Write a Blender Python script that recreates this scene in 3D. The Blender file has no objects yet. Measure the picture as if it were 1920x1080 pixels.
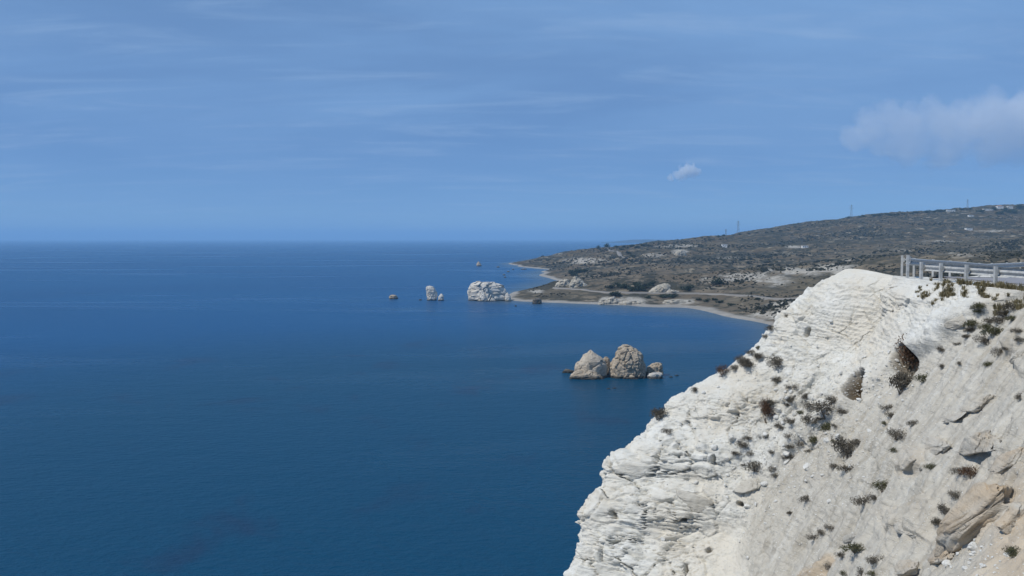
import bpy, math, random
import numpy as np
from mathutils import Vector, Matrix
from mathutils.bvhtree import BVHTree

random.seed(11)
rng = np.random.default_rng(11)
scene = bpy.context.scene
COL = scene.collection
R = math.radians

# ------------------------------------------------------------------ camera
EYE = np.array([0.0, 0.0, 60.0])          # sea level is z = 0
FPX = 1663.0                               # focal length in pixels of a 1920 wide frame
PITCH = math.atan(93.0 / FPX)
cam_d = bpy.data.cameras.new('camera')
cam_d.sensor_width = 36.0
cam_d.lens = 36.0 * FPX / 1920.0
cam_d.clip_start = 0.3
cam_d.clip_end = 200000.0
cam = bpy.data.objects.new('camera', cam_d)
COL.objects.link(cam)
cam.location = EYE
cam.rotation_euler = (math.pi / 2 - PITCH, 0, 0)
scene.camera = cam

# ------------------------------------------------------------------ sky and sun
SUN_AZ = R(-112)            # measured from +Y towards +X: the sun stands to the left
SUN_EL = R(50)
w = bpy.data.worlds.new('World')
scene.world = w
w.use_nodes = True
wn, wl = w.node_tree.nodes, w.node_tree.links
wn.clear()
w_out = wn.new('ShaderNodeOutputWorld')
w_bg = wn.new('ShaderNodeBackground')
w_bg.inputs['Strength'].default_value = 0.087
w_sky = wn.new('ShaderNodeTexSky')
w_sky.sky_type = 'NISHITA'
w_sky.sun_disc = False
w_sky.sun_elevation = SUN_EL
w_sky.sun_rotation = SUN_AZ
w_sky.altitude = 5000.0
w_sky.air_density = 1.0
w_sky.dust_density = 0.0
w_sky.ozone_density = 10.0
# thin high cloud, laid out on a plane far overhead
w_tc = wn.new('ShaderNodeTexCoord')
w_sep = wn.new('ShaderNodeSeparateXYZ')
wl.new(w_tc.outputs['Generated'], w_sep.inputs[0])
def wmath(op, a, b=None, clamp=False):
    n = wn.new('ShaderNodeMath'); n.operation = op; n.use_clamp = clamp
    for i, v in enumerate((a, b)):
        if v is None: continue
        if isinstance(v, (int, float)): n.inputs[i].default_value = v
        else: wl.new(v, n.inputs[i])
    return n.outputs[0]
zz = wmath('ADD', wmath('MAXIMUM', w_sep.outputs['Z'], 0.0), 0.09)
cx = wmath('DIVIDE', w_sep.outputs['X'], zz)
cy = wmath('DIVIDE', w_sep.outputs['Y'], zz)
w_comb = wn.new('ShaderNodeCombineXYZ')
wl.new(cx, w_comb.inputs[0]); wl.new(cy, w_comb.inputs[1])
def wnoise(scale, loc, sc, rot, detail=6.0, rough=0.55, dist=0.0):
    m = wn.new('ShaderNodeMapping')
    m.inputs['Location'].default_value = loc
    m.inputs['Rotation'].default_value = (0, 0, rot)
    m.inputs['Scale'].default_value = sc
    wl.new(w_comb.outputs[0], m.inputs[0])
    n = wn.new('ShaderNodeTexNoise')
    n.inputs['Scale'].default_value = scale
    n.inputs['Detail'].default_value = detail
    n.inputs['Roughness'].default_value = rough
    n.inputs['Distortion'].default_value = dist
    wl.new(m.outputs[0], n.inputs[0])
    return n.outputs[0]
def wramp(v, lo, hi, a, b):
    n = wn.new('ShaderNodeMapRange'); n.interpolation_type = 'SMOOTHSTEP'
    n.inputs['From Min'].default_value = lo; n.inputs['From Max'].default_value = hi
    n.inputs['To Min'].default_value = a; n.inputs['To Max'].default_value = b
    wl.new(v, n.inputs['Value'])
    return n.outputs['Result']
veil = wramp(wnoise(0.42, (3.1, 1.7, 0), (1.0, 1.25, 1), 0.25, 6.0, 0.55, 0.5), 0.36, 0.66, 0.62, 1.0)
streak = wramp(wnoise(1.1, (0.4, 6.2, 0), (0.8, 2.6, 1), 0.12, 9.0, 0.66, 0.9), 0.48, 0.74, 0.0, 0.85)
cl = veil
cl = wmath('MULTIPLY', cl, wramp(w_sep.outputs['Z'], 0.0, 0.2, 0.45, 1.0))
w_mix = wn.new('ShaderNodeMixRGB')
wl.new(cl, w_mix.inputs[0])
wl.new(w_sky.outputs[0], w_mix.inputs[1])
w_mix.inputs[2].default_value = (2.25, 4.15, 7.5, 1)
w_mix2 = wn.new('ShaderNodeMixRGB')
wl.new(wmath('MULTIPLY', streak, 0.5), w_mix2.inputs[0])
wl.new(w_mix.outputs[0], w_mix2.inputs[1])
w_mix2.inputs[2].default_value = (3.5, 5.2, 8.0, 1)
wl.new(w_mix2.outputs[0], w_bg.inputs['Color'])
wl.new(w_bg.outputs[0], w_out.inputs[0])

sun_d = bpy.data.lights.new('sun', 'SUN')
sun_d.energy = 3.4
sun_d.angle = R(0.6)
sun_d.color = (1.0, 0.955, 0.875)
sun = bpy.data.objects.new('sun', sun_d)
COL.objects.link(sun)
sdir = Vector((math.sin(SUN_AZ) * math.cos(SUN_EL), math.cos(SUN_AZ) * math.cos(SUN_EL), math.sin(SUN_EL)))
sun.rotation_euler = sdir.to_track_quat('Z', 'Y').to_euler()
sun.location = (-60, -20, 140)

scene.view_settings.view_transform = 'Standard'
scene.view_settings.look = 'None'
scene.view_settings.gamma = 1.0
scene.view_settings.exposure = 0.0
scene.view_settings.use_curve_mapping = False
scene.cycles.use_denoising = True
scene.cycles.max_bounces = 6
scene.cycles.volume_bounces = 3

# ------------------------------------------------------------------ numpy helpers
CP, SP = math.cos(PITCH), math.sin(PITCH)
def ray(px, py):
    a = (np.asarray(px, float) - 960.0) / FPX
    b = -(np.asarray(py, float) - 540.0) / FPX
    return np.stack([a, CP + b * SP, -SP + b * CP], -1)       # camera ray for a sight line
def at(px, py, d):
    r = ray(px, py)
    return EYE + r * (np.asarray(d, float) / r[..., 1])[..., None]
def atz(px, py, z):
    r = ray(px, py)
    return EYE + r * ((np.asarray(z, float) - EYE[2]) / r[..., 2])[..., None]
def proj(P):
    q = P - EYE
    f = q[..., 1] * CP - q[..., 2] * SP
    f = np.maximum(f, 1e-3)
    up = q[..., 1] * SP + q[..., 2] * CP
    return 960 + FPX * q[..., 0] / f, 540 - FPX * up / f
def h32(ix, iy, iz, seed):
    x = (ix.astype(np.uint32) * np.uint32(374761393) + iy.astype(np.uint32) * np.uint32(668265263)
         + iz.astype(np.uint32) * np.uint32(2147483647) + np.uint32((seed * 974634777) & 0xffffffff))
    x ^= x >> np.uint32(13); x *= np.uint32(1274126177); x ^= x >> np.uint32(16)
    x *= np.uint32(2246822519); x ^= x >> np.uint32(15)
    return x
def hf(ix, iy, iz, seed):
    return h32(ix, iy, iz, seed).astype(np.float64) / 4294967295.0
NTAB = np.random.default_rng(3).random(64 ** 3, dtype=np.float32) * 2 - 1
def vnoise(P, seed=0):
    P = np.asarray(P); fl = np.floor(P); f = (P - fl).astype(np.float32); i = fl.astype(np.int32)
    f = f * f * f * (f * (f * 6 - 15) + 10)
    x0, y0, z0 = (i[..., 0] + seed * 13) & 63, (i[..., 1] + seed * 29) & 63, (i[..., 2] + seed * 47) & 63
    x1, y1, z1 = ((x0 + 1) & 63) << 12, ((y0 + 1) & 63) << 6, (z0 + 1) & 63
    x0 = x0 << 12; y0 = y0 << 6
    fx, fy, fz = f[..., 0], f[..., 1], f[..., 2]
    def edge(a):
        u = NTAB[a + z0]; return u + (NTAB[a + z1] - u) * fz
    def side(a):
        u = edge(a + y0); return u + (edge(a + y1) - u) * fy
    u = side(x0)
    return (u + (side(x1) - u) * fx).astype(np.float64)
def fbm(P, octv=4, seed=0, gain=0.5, lac=2.03):
    a, s, r = 1.0, 0.0, 0
    for o in range(octv):
        r = r + a * vnoise(P + 17.3 * o, seed + o); s += a; a *= gain; P = P * lac
    return r / s
def worley(P, seed=0, facet=False):
    i = np.floor(P).astype(np.int64)
    f1 = np.full(P.shape[:-1], 9.0); f2 = f1.copy(); cid = np.zeros(P.shape[:-1]); fac = np.zeros(P.shape[:-1])
    for dx in (-1, 0, 1):
        for dy in (-1, 0, 1):
            for dz in (-1, 0, 1):
                a, b, c = i[..., 0] + dx, i[..., 1] + dy, i[..., 2] + dz
                h = h32(a, b, c, seed); K = 1 / 1023.0
                rx, ry, rz = (h & np.uint32(1023)) * K, ((h >> np.uint32(10)) & np.uint32(1023)) * K, ((h >> np.uint32(20)) & np.uint32(1023)) * K
                ex, ey, ez = a + rx - P[..., 0], b + ry - P[..., 1], c + rz - P[..., 2]
                d = np.sqrt(ex * ex + ey * ey + ez * ez)
                n = d < f1
                f2 = np.where(n, f1, np.minimum(f2, d)); cid = np.where(n, (rx * 7.3 + ry * 3.1 + rz * 5.7) % 1.0, cid)
                if facet: fac = np.where(n, ex * ((rx * 9.7) % 1 - .5) * 2 + ey * ((ry * 8.3) % 1 - .5) * 2 + ez * ((rz * 9.1) % 1 - .5) * 2, fac)
                f1 = np.where(n, d, f1)
    return (f1, f2, cid, fac) if facet else (f1, f2, cid)
def sstep(a, b, x):
    t = np.clip((x - a) / (b - a), 0, 1); return t * t * (3 - 2 * t)
class TPS:
    def __init__(s, X, v, lam=0.0):
        s.X = np.asarray(X, float); v = np.asarray(v, float); n = len(s.X)
        K = s.k(np.linalg.norm(s.X[:, None] - s.X[None], axis=-1)) + lam * np.eye(n)
        Pm = np.hstack([np.ones((n, 1)), s.X])
        A = np.block([[K, Pm], [Pm.T, np.zeros((3, 3))]])
        s.w = np.linalg.solve(A, np.concatenate([v, np.zeros(3)]))
    @staticmethod
    def k(r): return np.where(r > 1e-9, r * r * np.log(np.maximum(r, 1e-9)), 0.0)
    def __call__(s, Q):
        Q = np.asarray(Q, float); sh = Q.shape[:-1]; Q = Q.reshape(-1, 2); out = np.empty(len(Q)); n = len(s.X)
        for a in range(0, len(Q), 20000):
            q = Q[a:a + 20000]
            d = np.sqrt((q[:, None, 0] - s.X[None, :, 0])**2 + (q[:, None, 1] - s.X[None, :, 1])**2)
            out[a:a + 20000] = s.k(d) @ s.w[:n] + s.w[n] + q @ s.w[n + 1:]
        return out.reshape(sh)
def in_poly(px, py, poly):
    """signed pixel distance to an outline: positive inside"""
    pts = np.array(poly, float); inside = np.zeros(px.shape, bool); dm = np.full(px.shape, 1e9)
    for k in range(len(pts)):
        (x0, y0), (x1, y1) = pts[k], pts[(k + 1) % len(pts)]
        c = ((y0 > py) != (y1 > py)) & (px < (x1 - x0) * (py - y0) / (y1 - y0 + 1e-12) + x0)
        inside ^= c
        t = np.clip(((px - x0) * (x1 - x0) + (py - y0) * (y1 - y0)) / ((x1 - x0)**2 + (y1 - y0)**2 + 1e-12), 0, 1)
        dm = np.minimum(dm, np.hypot(px - x0 - t * (x1 - x0), py - y0 - t * (y1 - y0)))
    return np.where(inside, dm, -dm)

# ------------------------------------------------------------------ mesh helpers
def tag(o, label=None, cat=None, group=None, kind=None):
    if label: o['label'] = label
    if cat: o['category'] = cat
    if group: o['group'] = group
    if kind: o['kind'] = kind
    return o
def mesh_of(name, V, F, mat, smooth=True):
    me = bpy.data.meshes.new(name)
    V = np.asarray(V, np.float32).reshape(-1, 3)
    if isinstance(F, np.ndarray):
        n, k = F.shape
        me.vertices.add(len(V)); me.vertices.foreach_set('co', V.ravel())
        me.loops.add(n * k); me.loops.foreach_set('vertex_index', F.astype(np.int32).ravel())
        me.polygons.add(n); me.polygons.foreach_set('loop_start', np.arange(0, n * k, k, dtype=np.int32))
        me.polygons.foreach_set('loop_total', np.full(n, k, np.int32))
        me.update(calc_edges=True)
    else:
        me.from_pydata(V.tolist(), [], F); me.update()
    if smooth: me.polygons.foreach_set('use_smooth', np.ones(len(me.polygons), bool))
    if mat: me.materials.append(mat)
    return me
def obj(name, me, parent=None, loc=None):
    o = bpy.data.objects.new(name, me); COL.objects.link(o)
    if parent: o.parent = parent
    if loc is not None: o.location = loc
    return o
def empty(name, loc):
    o = bpy.data.objects.new(name, None); COL.objects.link(o); o.location = loc; o.empty_display_size = 0.2
    return o
def grid_faces(nr, nc, wrap=False):
    a = np.arange(nr * nc).reshape(nr, nc)
    b = np.concatenate([a, a[:, :1]], 1) if wrap else a
    return np.stack([b[:-1, :-1], b[:-1, 1:], b[1:, 1:], b[1:, :-1]], -1).reshape(-1, 4)
def attr(me, name, cols):
    c = np.ones((len(me.vertices), 4), np.float32); c[:, :cols.shape[1]] = cols
    me.color_attributes.new(name, 'FLOAT_COLOR', 'POINT').data.foreach_set('color', c.ravel())
class MB:
    def __init__(s): s.v, s.f = [], []
    def add(s, V, F):
        n = len(s.v); s.v += [tuple(p) for p in V]; s.f += [tuple(i + n for i in f) for f in F]
    def box(s, c, hx, hy, hz, ax=None):
        M = np.eye(3) if ax is None else np.array(ax)
        V = [np.array(c) + M[0] * (hx * a) + M[1] * (hy * b) + M[2] * (hz * d) for a in (-1, 1) for b in (-1, 1) for d in (-1, 1)]
        s.add(V, [(0, 1, 3, 2), (4, 6, 7, 5), (0, 4, 5, 1), (2, 3, 7, 6), (0, 2, 6, 4), (1, 5, 7, 3)])
    def bar(s, a, b, r0, r1=None, n=6):
        a, b = Vector(a), Vector(b); r1 = r0 if r1 is None else r1
        q = (b - a).normalized().to_track_quat('Z', 'Y')
        V = []
        for p, r in ((a, r0), (b, r1)):
            for k in range(n):
                t = 2 * math.pi * k / n
                V.append(p + q @ Vector((r * math.cos(t), r * math.sin(t), 0)))
        s.add(V, [(k, (k + 1) % n, n + (k + 1) % n, n + k) for k in range(n)] + [tuple(range(n))[::-1], tuple(range(n, 2 * n))])
    def me(s, name, mat, smooth=False): return mesh_of(name, np.array(s.v), s.f, mat, smooth)

# ------------------------------------------------------------------ material helper
class NT:
    def __init__(s, name):
        s.m = bpy.data.materials.new(name); s.m.use_nodes = True
        s.n, s.l = s.m.node_tree.nodes, s.m.node_tree.links
        s.b = s.n['Principled BSDF']; s.out = s.n['Material Output']
    def put(s, sock, v):
        if v is None: return
        if isinstance(v, bpy.types.NodeSocket): s.l.new(v, sock)
        else:
            try: sock.default_value = v
            except Exception: sock.default_value = (*v, 1.0)
    def coord(s, which='Object', scale=None, rot=None):
        o = s.n.new('ShaderNodeTexCoord').outputs[which]
        if scale or rot:
            m = s.n.new('ShaderNodeMapping')
            if scale: m.inputs['Scale'].default_value = scale
            if rot: m.inputs['Rotation'].default_value = rot
            s.l.new(o, m.inputs[0]); o = m.outputs[0]
        return o
    def pos(s):
        return s.n.new('ShaderNodeNewGeometry').outputs['Position']
    def map(s, v, scale, rot=(0, 0, 0)):
        m = s.n.new('ShaderNodeMapping'); m.inputs['Scale'].default_value = scale; m.inputs['Rotation'].default_value = rot
        s.l.new(v, m.inputs[0]); return m.outputs[0]
    def noise(s, co, scale, detail=5, rough=0.55, dist=0.0):
        n = s.n.new('ShaderNodeTexNoise'); s.l.new(co, n.inputs['Vector'])
        n.inputs['Scale'].default_value = scale; n.inputs['Detail'].default_value = detail
        n.inputs['Roughness'].default_value = rough; n.inputs['Distortion'].default_value = dist
        return n.outputs['Fac']
    def voro(s, co, scale, feat='F1', out='Distance'):
        n = s.n.new('ShaderNodeTexVoronoi'); n.feature = feat; s.l.new(co, n.inputs['Vector'])
        n.inputs['Scale'].default_value = scale
        return n.outputs[out]
    def ramp(s, v, lo, hi, a=0.0, b=1.0):
        n = s.n.new('ShaderNodeMapRange'); n.interpolation_type = 'SMOOTHSTEP'
        s.put(n.inputs['Value'], v)
        for k, x in (('From Min', lo), ('From Max', hi), ('To Min', a), ('To Max', b)): s.put(n.inputs[k], x)
        return n.outputs['Result']
    def math(s, op, a, b=None, clamp=False):
        n = s.n.new('ShaderNodeMath'); n.operation = op; n.use_clamp = clamp
        s.put(n.inputs[0], a); s.put(n.inputs[1], b); return n.outputs[0]
    def mix(s, f, a, b, mode='MIX'):
        n = s.n.new('ShaderNodeMixRGB'); n.blend_type = mode
        s.put(n.inputs[0], f); s.put(n.inputs[1], a); s.put(n.inputs[2], b); return n.outputs[0]
    def attr(s, name):
        a = s.n.new('ShaderNodeAttribute'); a.attribute_name = name
        p = s.n.new('ShaderNodeSeparateColor'); s.l.new(a.outputs['Color'], p.inputs[0]); return p.outputs
    def bump(s, h, strength=0.5, dist=0.1, normal=None):
        n = s.n.new('ShaderNodeBump'); n.inputs['Strength'].default_value = strength; n.inputs['Distance'].default_value = dist
        s.l.new(h, n.inputs['Height'])
        if normal is not None: s.l.new(normal, n.inputs['Normal'])
        return n.outputs[0]
    def set(s, color=None, rough=None, normal=None, metallic=None, spec=None):
        s.put(s.b.inputs['Base Color'], color); s.put(s.b.inputs['Roughness'], rough)
        if normal is not None: s.l.new(normal, s.b.inputs['Normal'])
        s.put(s.b.inputs['Metallic'], metallic); s.put(s.b.inputs['Specular IOR Level'], spec)
        return s.m

def mat_cliff():
    m = NT('chalk_cliff'); p = m.pos(); a = m.attr('zone')
    big = m.noise(p, 0.22, 5, 0.6); mid = m.noise(p, 1.6, 6, 0.65); fine = m.noise(p, 9.0, 4, 0.6)
    lam = m.noise(m.map(p, (0.35, 0.35, 5.0), (0.06, -0.16, 0)), 1.3, 6, 0.65, 0.4)
    white = m.mix(m.ramp(mid, 0.35, 0.7), (0.64, 0.625, 0.565), (0.74, 0.735, 0.69))
    white = m.mix(m.ramp(lam, 0.45, 0.75, 0.0, 0.55), white, (0.60, 0.565, 0.475))
    white = m.mix(m.ramp(m.math('ADD', m.math('MULTIPLY', big, 0.6), m.math('MULTIPLY', m.noise(p, 0.8, 5, 0.65), 0.4)), 0.42, 0.6, 0.0, 0.75), white, (0.63, 0.575, 0.475))
    grav = m.mix(m.ramp(mid, 0.3, 0.7), (0.45, 0.415, 0.35), (0.54, 0.505, 0.43))
    chute = m.noise(m.map(p, (0.32, 2.4, 0.32)), 1.0, 6, 0.68, 0.3)
    grav = m.mix(m.ramp(chute, 0.5, 0.64, 0.0, 0.8), grav, (0.36, 0.325, 0.265))
    grav = m.mix(m.ramp(chute, 0.44, 0.34, 0.0, 0.7), grav, (0.60, 0.575, 0.51))
    grav = m.mix(m.ramp(fine, 0.55, 0.75, 0.0, 0.4), grav, (0.36, 0.335, 0.29))
    tan = m.mix(m.ramp(mid, 0.3, 0.7), (0.43, 0.31, 0.19), (0.54, 0.43, 0.30))
    c = m.mix(a[1], white, grav)
    c = m.mix(m.math('MULTIPLY', a[2], m.ramp(mid, 0.2, 0.6, 0.5, 1.0)), c, tan)
    c = m.mix(a[0], c, m.mix(m.ramp(mid, 0.3, 0.7), (0.11, 0.085, 0.055), (0.20, 0.155, 0.10)))  # hollow tint: soil brown, darkened to stand in for shade
    speck = m.ramp(m.noise(p, 22.0, 2, 0.5), 0.68, 0.78, 0.0, 0.35)
    c = m.mix(speck, c, (0.3, 0.28, 0.24))
    h = m.math('ADD', m.math('MULTIPLY', fine, 0.6), m.math('MULTIPLY', m.noise(p, 30.0, 3, 0.6), 0.35))
    h = m.math('ADD', h, m.math('MULTIPLY', lam, 0.8))
    return m.set(c, 0.95, m.bump(h, 0.8, 0.10), spec=0.15)
def mat_rock(name, c0, c1, c2, sc=1.0, wet=True):
    m = NT(name); p = m.pos()
    big = m.noise(p, 0.12 * sc, 5, 0.6); mid = m.noise(p, 0.6 * sc, 6, 0.65); fine = m.noise(p, 2.5 * sc, 5, 0.6)
    c = m.mix(m.ramp(mid, 0.35, 0.65), c0, c1)
    c = m.mix(m.ramp(big, 0.5, 0.68, 0.0, 0.7), c, c2)
    c = m.mix(m.ramp(fine, 0.6, 0.75, 0.0, 0.45), c, (0.16, 0.14, 0.11))
    if wet:
        s = m.n.new('ShaderNodeSeparateXYZ'); m.l.new(p, s.inputs[0])
        zz_ = m.math('ADD', s.outputs['Z'], m.math('MULTIPLY', mid, -1.2))
        c = m.mix(m.ramp(zz_, 0.0, 0.9, 0.9, 0.0), c, (0.035, 0.033, 0.028))   # algae band at the waterline
    return m.set(c, 0.9, m.bump(m.math('ADD', mid, fine), 0.9, 0.5 / sc), spec=0.2)
def mat_plain(name, color, rough=0.8, metallic=0.0, var=0.25, scale=4.0, spec=0.3, bump=0.0):
    m = NT(name); p = m.coord('Object'); n = m.noise(p, scale, 5, 0.6)
    c = m.mix(m.ramp(n, 0.3, 0.7), tuple(x * (1 - var) for x in color), tuple(min(1, x * (1 + var)) for x in color))
    return m.set(c, rough, m.bump(n, bump, 0.05) if bump else None, metallic, spec)
def mat_leaf(name, c0, c1):
    m = NT(name); g = m.n.new('ShaderNodeNewGeometry')
    i = m.n.new('ShaderNodeObjectInfo').outputs['Random']
    f = m.math('ADD', m.math('MULTIPLY', g.outputs['Random Per Island'], 0.6), m.math('MULTIPLY', i, 0.4))
    return m.set(m.mix(f, c0, c1), 0.85, spec=0.15)

M = {}
M['cliff'] = mat_cliff()
M['stack'] = mat_rock('pale_limestone', (0.56, 0.52, 0.45), (0.68, 0.65, 0.59), (0.50, 0.44, 0.35))
M['stack_tan'] = mat_rock('tan_limestone', (0.37, 0.305, 0.225), (0.49, 0.415, 0.32), (0.28, 0.215, 0.15))
M['stack_mid'] = mat_rock('warm_limestone', (0.45, 0.385, 0.30), (0.56, 0.49, 0.395), (0.37, 0.295, 0.215))
M['reef'] = mat_rock('dark_reef_rock', (0.13, 0.115, 0.095), (0.19, 0.17, 0.14), (0.09, 0.08, 0.065))
M['outcrop'] = mat_rock('pale_outcrop', (0.42, 0.38, 0.31), (0.50, 0.46, 0.38), (0.36, 0.31, 0.24), 1.0, False)
M['stone'] = mat_plain('loose_chalk', (0.6, 0.59, 0.55), 0.95, 0, 0.15, 3.0, 0.1, 0.4)
M['galv'] = mat_plain('galvanised_steel', (0.40, 0.405, 0.395), 0.7, 0.0, 0.2, 6.0, 0.4)
M['asphalt'] = mat_plain('worn_asphalt', (0.27, 0.265, 0.275), 0.9, 0, 0.12, 3.0, 0.2, 0.2)
M['kerb'] = mat_plain('pale_concrete', (0.5, 0.48, 0.45), 0.9, 0, 0.12, 3.0, 0.2)
M['shrub'] = mat_leaf('dry_shrub_leaf', (0.062, 0.056, 0.045), (0.15, 0.132, 0.104))
M['shrub_red'] = mat_leaf('russet_shrub_leaf', (0.075, 0.045, 0.03), (0.13, 0.08, 0.05))
M['shrub_olive'] = mat_leaf('olive_shrub_leaf', (0.05, 0.055, 0.03), (0.12, 0.115, 0.06))
M['twig'] = mat_plain('shrub_twig', (0.12, 0.095, 0.07), 0.9)
M['straw'] = mat_leaf('dry_grass_blade', (0.11, 0.10, 0.05), (0.29, 0.24, 0.14))
M['scrub'] = mat_leaf('hill_scrub_leaf', (0.026, 0.03, 0.02), (0.06, 0.058, 0.038))
M['tree'] = mat_leaf('dark_tree_leaf', (0.022, 0.034, 0.02), (0.05, 0.064, 0.035))
M['bark'] = mat_plain('bark', (0.09, 0.07, 0.055), 0.9)
M['wall'] = mat_plain('white_render', (0.72, 0.71, 0.68), 0.9, 0, 0.06, 1.0)
M['roof'] = mat_plain('roof_tile', (0.42, 0.26, 0.2), 0.9, 0, 0.12, 1.0)
M['glass'] = mat_plain('window_glass', (0.05, 0.06, 0.08), 0.15, 0, 0.1, 1.0, 0.5)
M['pylon'] = mat_plain('pylon_steel', (0.2, 0.21, 0.22), 0.6, 0.3)
M['dirtroad'] = mat_plain('coast_road_surface', (0.22, 0.205, 0.185), 0.95, 0, 0.1, 0.05)

# ------------------------------------------------------------------ headland: one height field from survey points
def build_headland():
    C = []
    for px, py in [(1440, 608), (1400, 600), (1350, 590), (1320, 583), (1290, 577), (1260, 573), (1230, 571.5), (1190, 572), (1150, 572), (1125, 571),
                   (1100, 570), (1050, 568), (1000, 566), (958, 563.5), (946, 557), (960, 549.5), (985, 544), (1010, 538.5), (1038, 531),
                   (1044, 526), (1030, 521.5), (1012, 517), (1020, 511), (1031, 506), (1000, 503), (976, 500.5), (973, 498)]:
        C.append(atz(px, py, 0))
    C = [np.array(c) for c in C]
    for x, y, z in [(60, 2450, 0), (170, 2900, 0), (420, 3500, 0), (900, 4300, 0),
                    (150, 450, 0), (115, 320, 0), (85, 230, 0), (62, 160, 0), (44, 100, 0), (174, 560, 0),
                    (-70, 800, -7), (-70, 950, -7), (-40, 1120, -6), (0, 1330, -6), (-30, 1550, -7), (-60, 1900, -7), (-30, 2250, -7), (0, 2600, -7),
                    (60, 740, -5), (110, 690, -5), (100, 590, -6), (0, 790, -5), (60, 500, -7), (90, 400, -7), (60, 280, -7), (40, 180, -7), (10, 120, -7), (100, 3000, -7), (-60, 300, -14), (-150, 600, -14),
                    (130, 230, 36), (100, 160, 44), (75, 110, 50), (200, 320, 38), (240, 450, 34), (300, 600, 34), (420, 600, 40), (110, 90, 54), (260, 200, 54)]:
        C.append(np.array([x, y, z], float))
    for px, py, z in [(1480, 559, 9), (1400, 554.5, 8.5), (1330, 551, 8.5), (1270, 549, 8), (1230, 548, 8), (1190, 549, 8), (1150, 549, 7.5), (1100, 545, 7.5), (1060, 541, 7),
                      (1000, 551, 5), (1030, 552, 5), (985, 555, 2.5), (1420, 590, 3), (1380, 585, 2.5), (1330, 572, 2.5), (1280, 567, 3), (1440, 575, 7), (1230, 562, 5),
                      (1040, 517.5, 2.0), (1040, 508, 3), (1010, 501.5, 1.2), (990, 499, 2.0)]:
        C.append(atz(px, py, z))
    crest = [(1080, 468, 2050), (1110, 465, 2080), (1140, 462.5, 2100), (1200, 458, 2200), (1250, 454, 2300), (1290, 448, 2350), (1350, 444, 2450), (1400, 437, 2500),
             (1450, 428, 2550), (1500, 419, 2600), (1560, 412, 2650), (1600, 407.5, 2700), (1700, 400, 2800), (1800, 392.5, 2900), (1870, 389, 2950), (1930, 386, 3000), (2100, 380, 3000), (2300, 376, 3000)]
    for px, py, d in crest + [
            (1320, 521, 930), (1400, 509, 960), (1480, 503, 950), (1560, 499, 900), (1620, 502, 850), (1450, 530, 860), (1540, 530, 820),
            (1400, 508, 1120), (1500, 502, 1120), (1250, 520, 1050), (1150, 520, 1080), (1100, 527, 990), (1150, 500, 1350), (1250, 497, 1400), (1350, 491, 1450),
            (1500, 487, 1400), (1650, 482, 1300), (1800, 487, 1200), (1950, 482, 1200), (1100, 486, 1700), (1080, 493, 1600), (1055, 500, 1650), (1040, 482, 1950),
            (1020, 486, 2000), (1000, 490, 1990), (1150, 478, 1800), (1200, 471, 1900), (1300, 466, 1900), (1400, 466, 1900), (1500, 457, 1950), (1600, 447, 2000),
            (1700, 441, 2000), (1800, 432, 2100), (1900, 422, 2200), (2100, 420, 2200), (1700, 465, 1600), (1900, 455, 1600), (2100, 470, 1200), (1700, 520, 700), (1900, 535, 520), (1060, 527, 985)]:
        C.append(at(px, py, d))
    for px, py, d in crest[2:]:
        p = at(px, py, d); C.append(np.array([p[0] * 1.3, p[1] * 1.3, p[2] - 22]))
    C = np.array(C)
    T = TPS(C[:, :2] / 100.0, C[:, 2], 0.02)
    def base(x, y): return T(np.stack([x, y], -1) / 100.0)
    pxs = np.concatenate([np.linspace(935, 1930, 700), np.linspace(1940, 2400, 60)])
    d = np.concatenate([np.geomspace(85, 560, 50, endpoint=False), np.geomspace(560, 1100, 260, endpoint=False), np.geomspace(1100, 2700, 290, endpoint=False), np.geomspace(2700, 4300, 60)])
    D, PX = np.meshgrid(d, pxs, indexing='ij')
    X = (PX - 960) / FPX * D
    # beaches and banks keep a gentler noise than the hills
    Z = base(X, D)
    P = np.stack([X, D, np.zeros_like(X)], -1)
    am = sstep(2.0, 16.0, Z)
    n1 = fbm(P / 130.0, 5, 3, 0.52)
    rid = 1 - np.abs(fbm(P / np.array([110.0, 170.0, 1]), 4, 21))
    small = fbm(P / 22.0, 4, 9, 0.55)
    Z = Z + am * (n1 * 6.5 + 9.0 * fbm(P / 300.0, 2, 27) * sstep(900, 1500, D) + (rid - 0.75) * 10.0 + small * 1.8 + (1 - np.abs(fbm(P / 46.0, 3, 23)) * 2.2) * 2.4 - 1.2) + sstep(0.6, 4, Z) * fbm(P / 9.0, 3, 40) * 0.55
    Z = np.where(Z < 0, np.maximum(Z, -7), Z)
    V = np.stack([X, D, Z], -1)
    px, py = proj(V)
    # bare chalk, brown grass and pale beach, where the place has them
    ch = np.zeros_like(X); gr = np.zeros_like(X)
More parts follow.
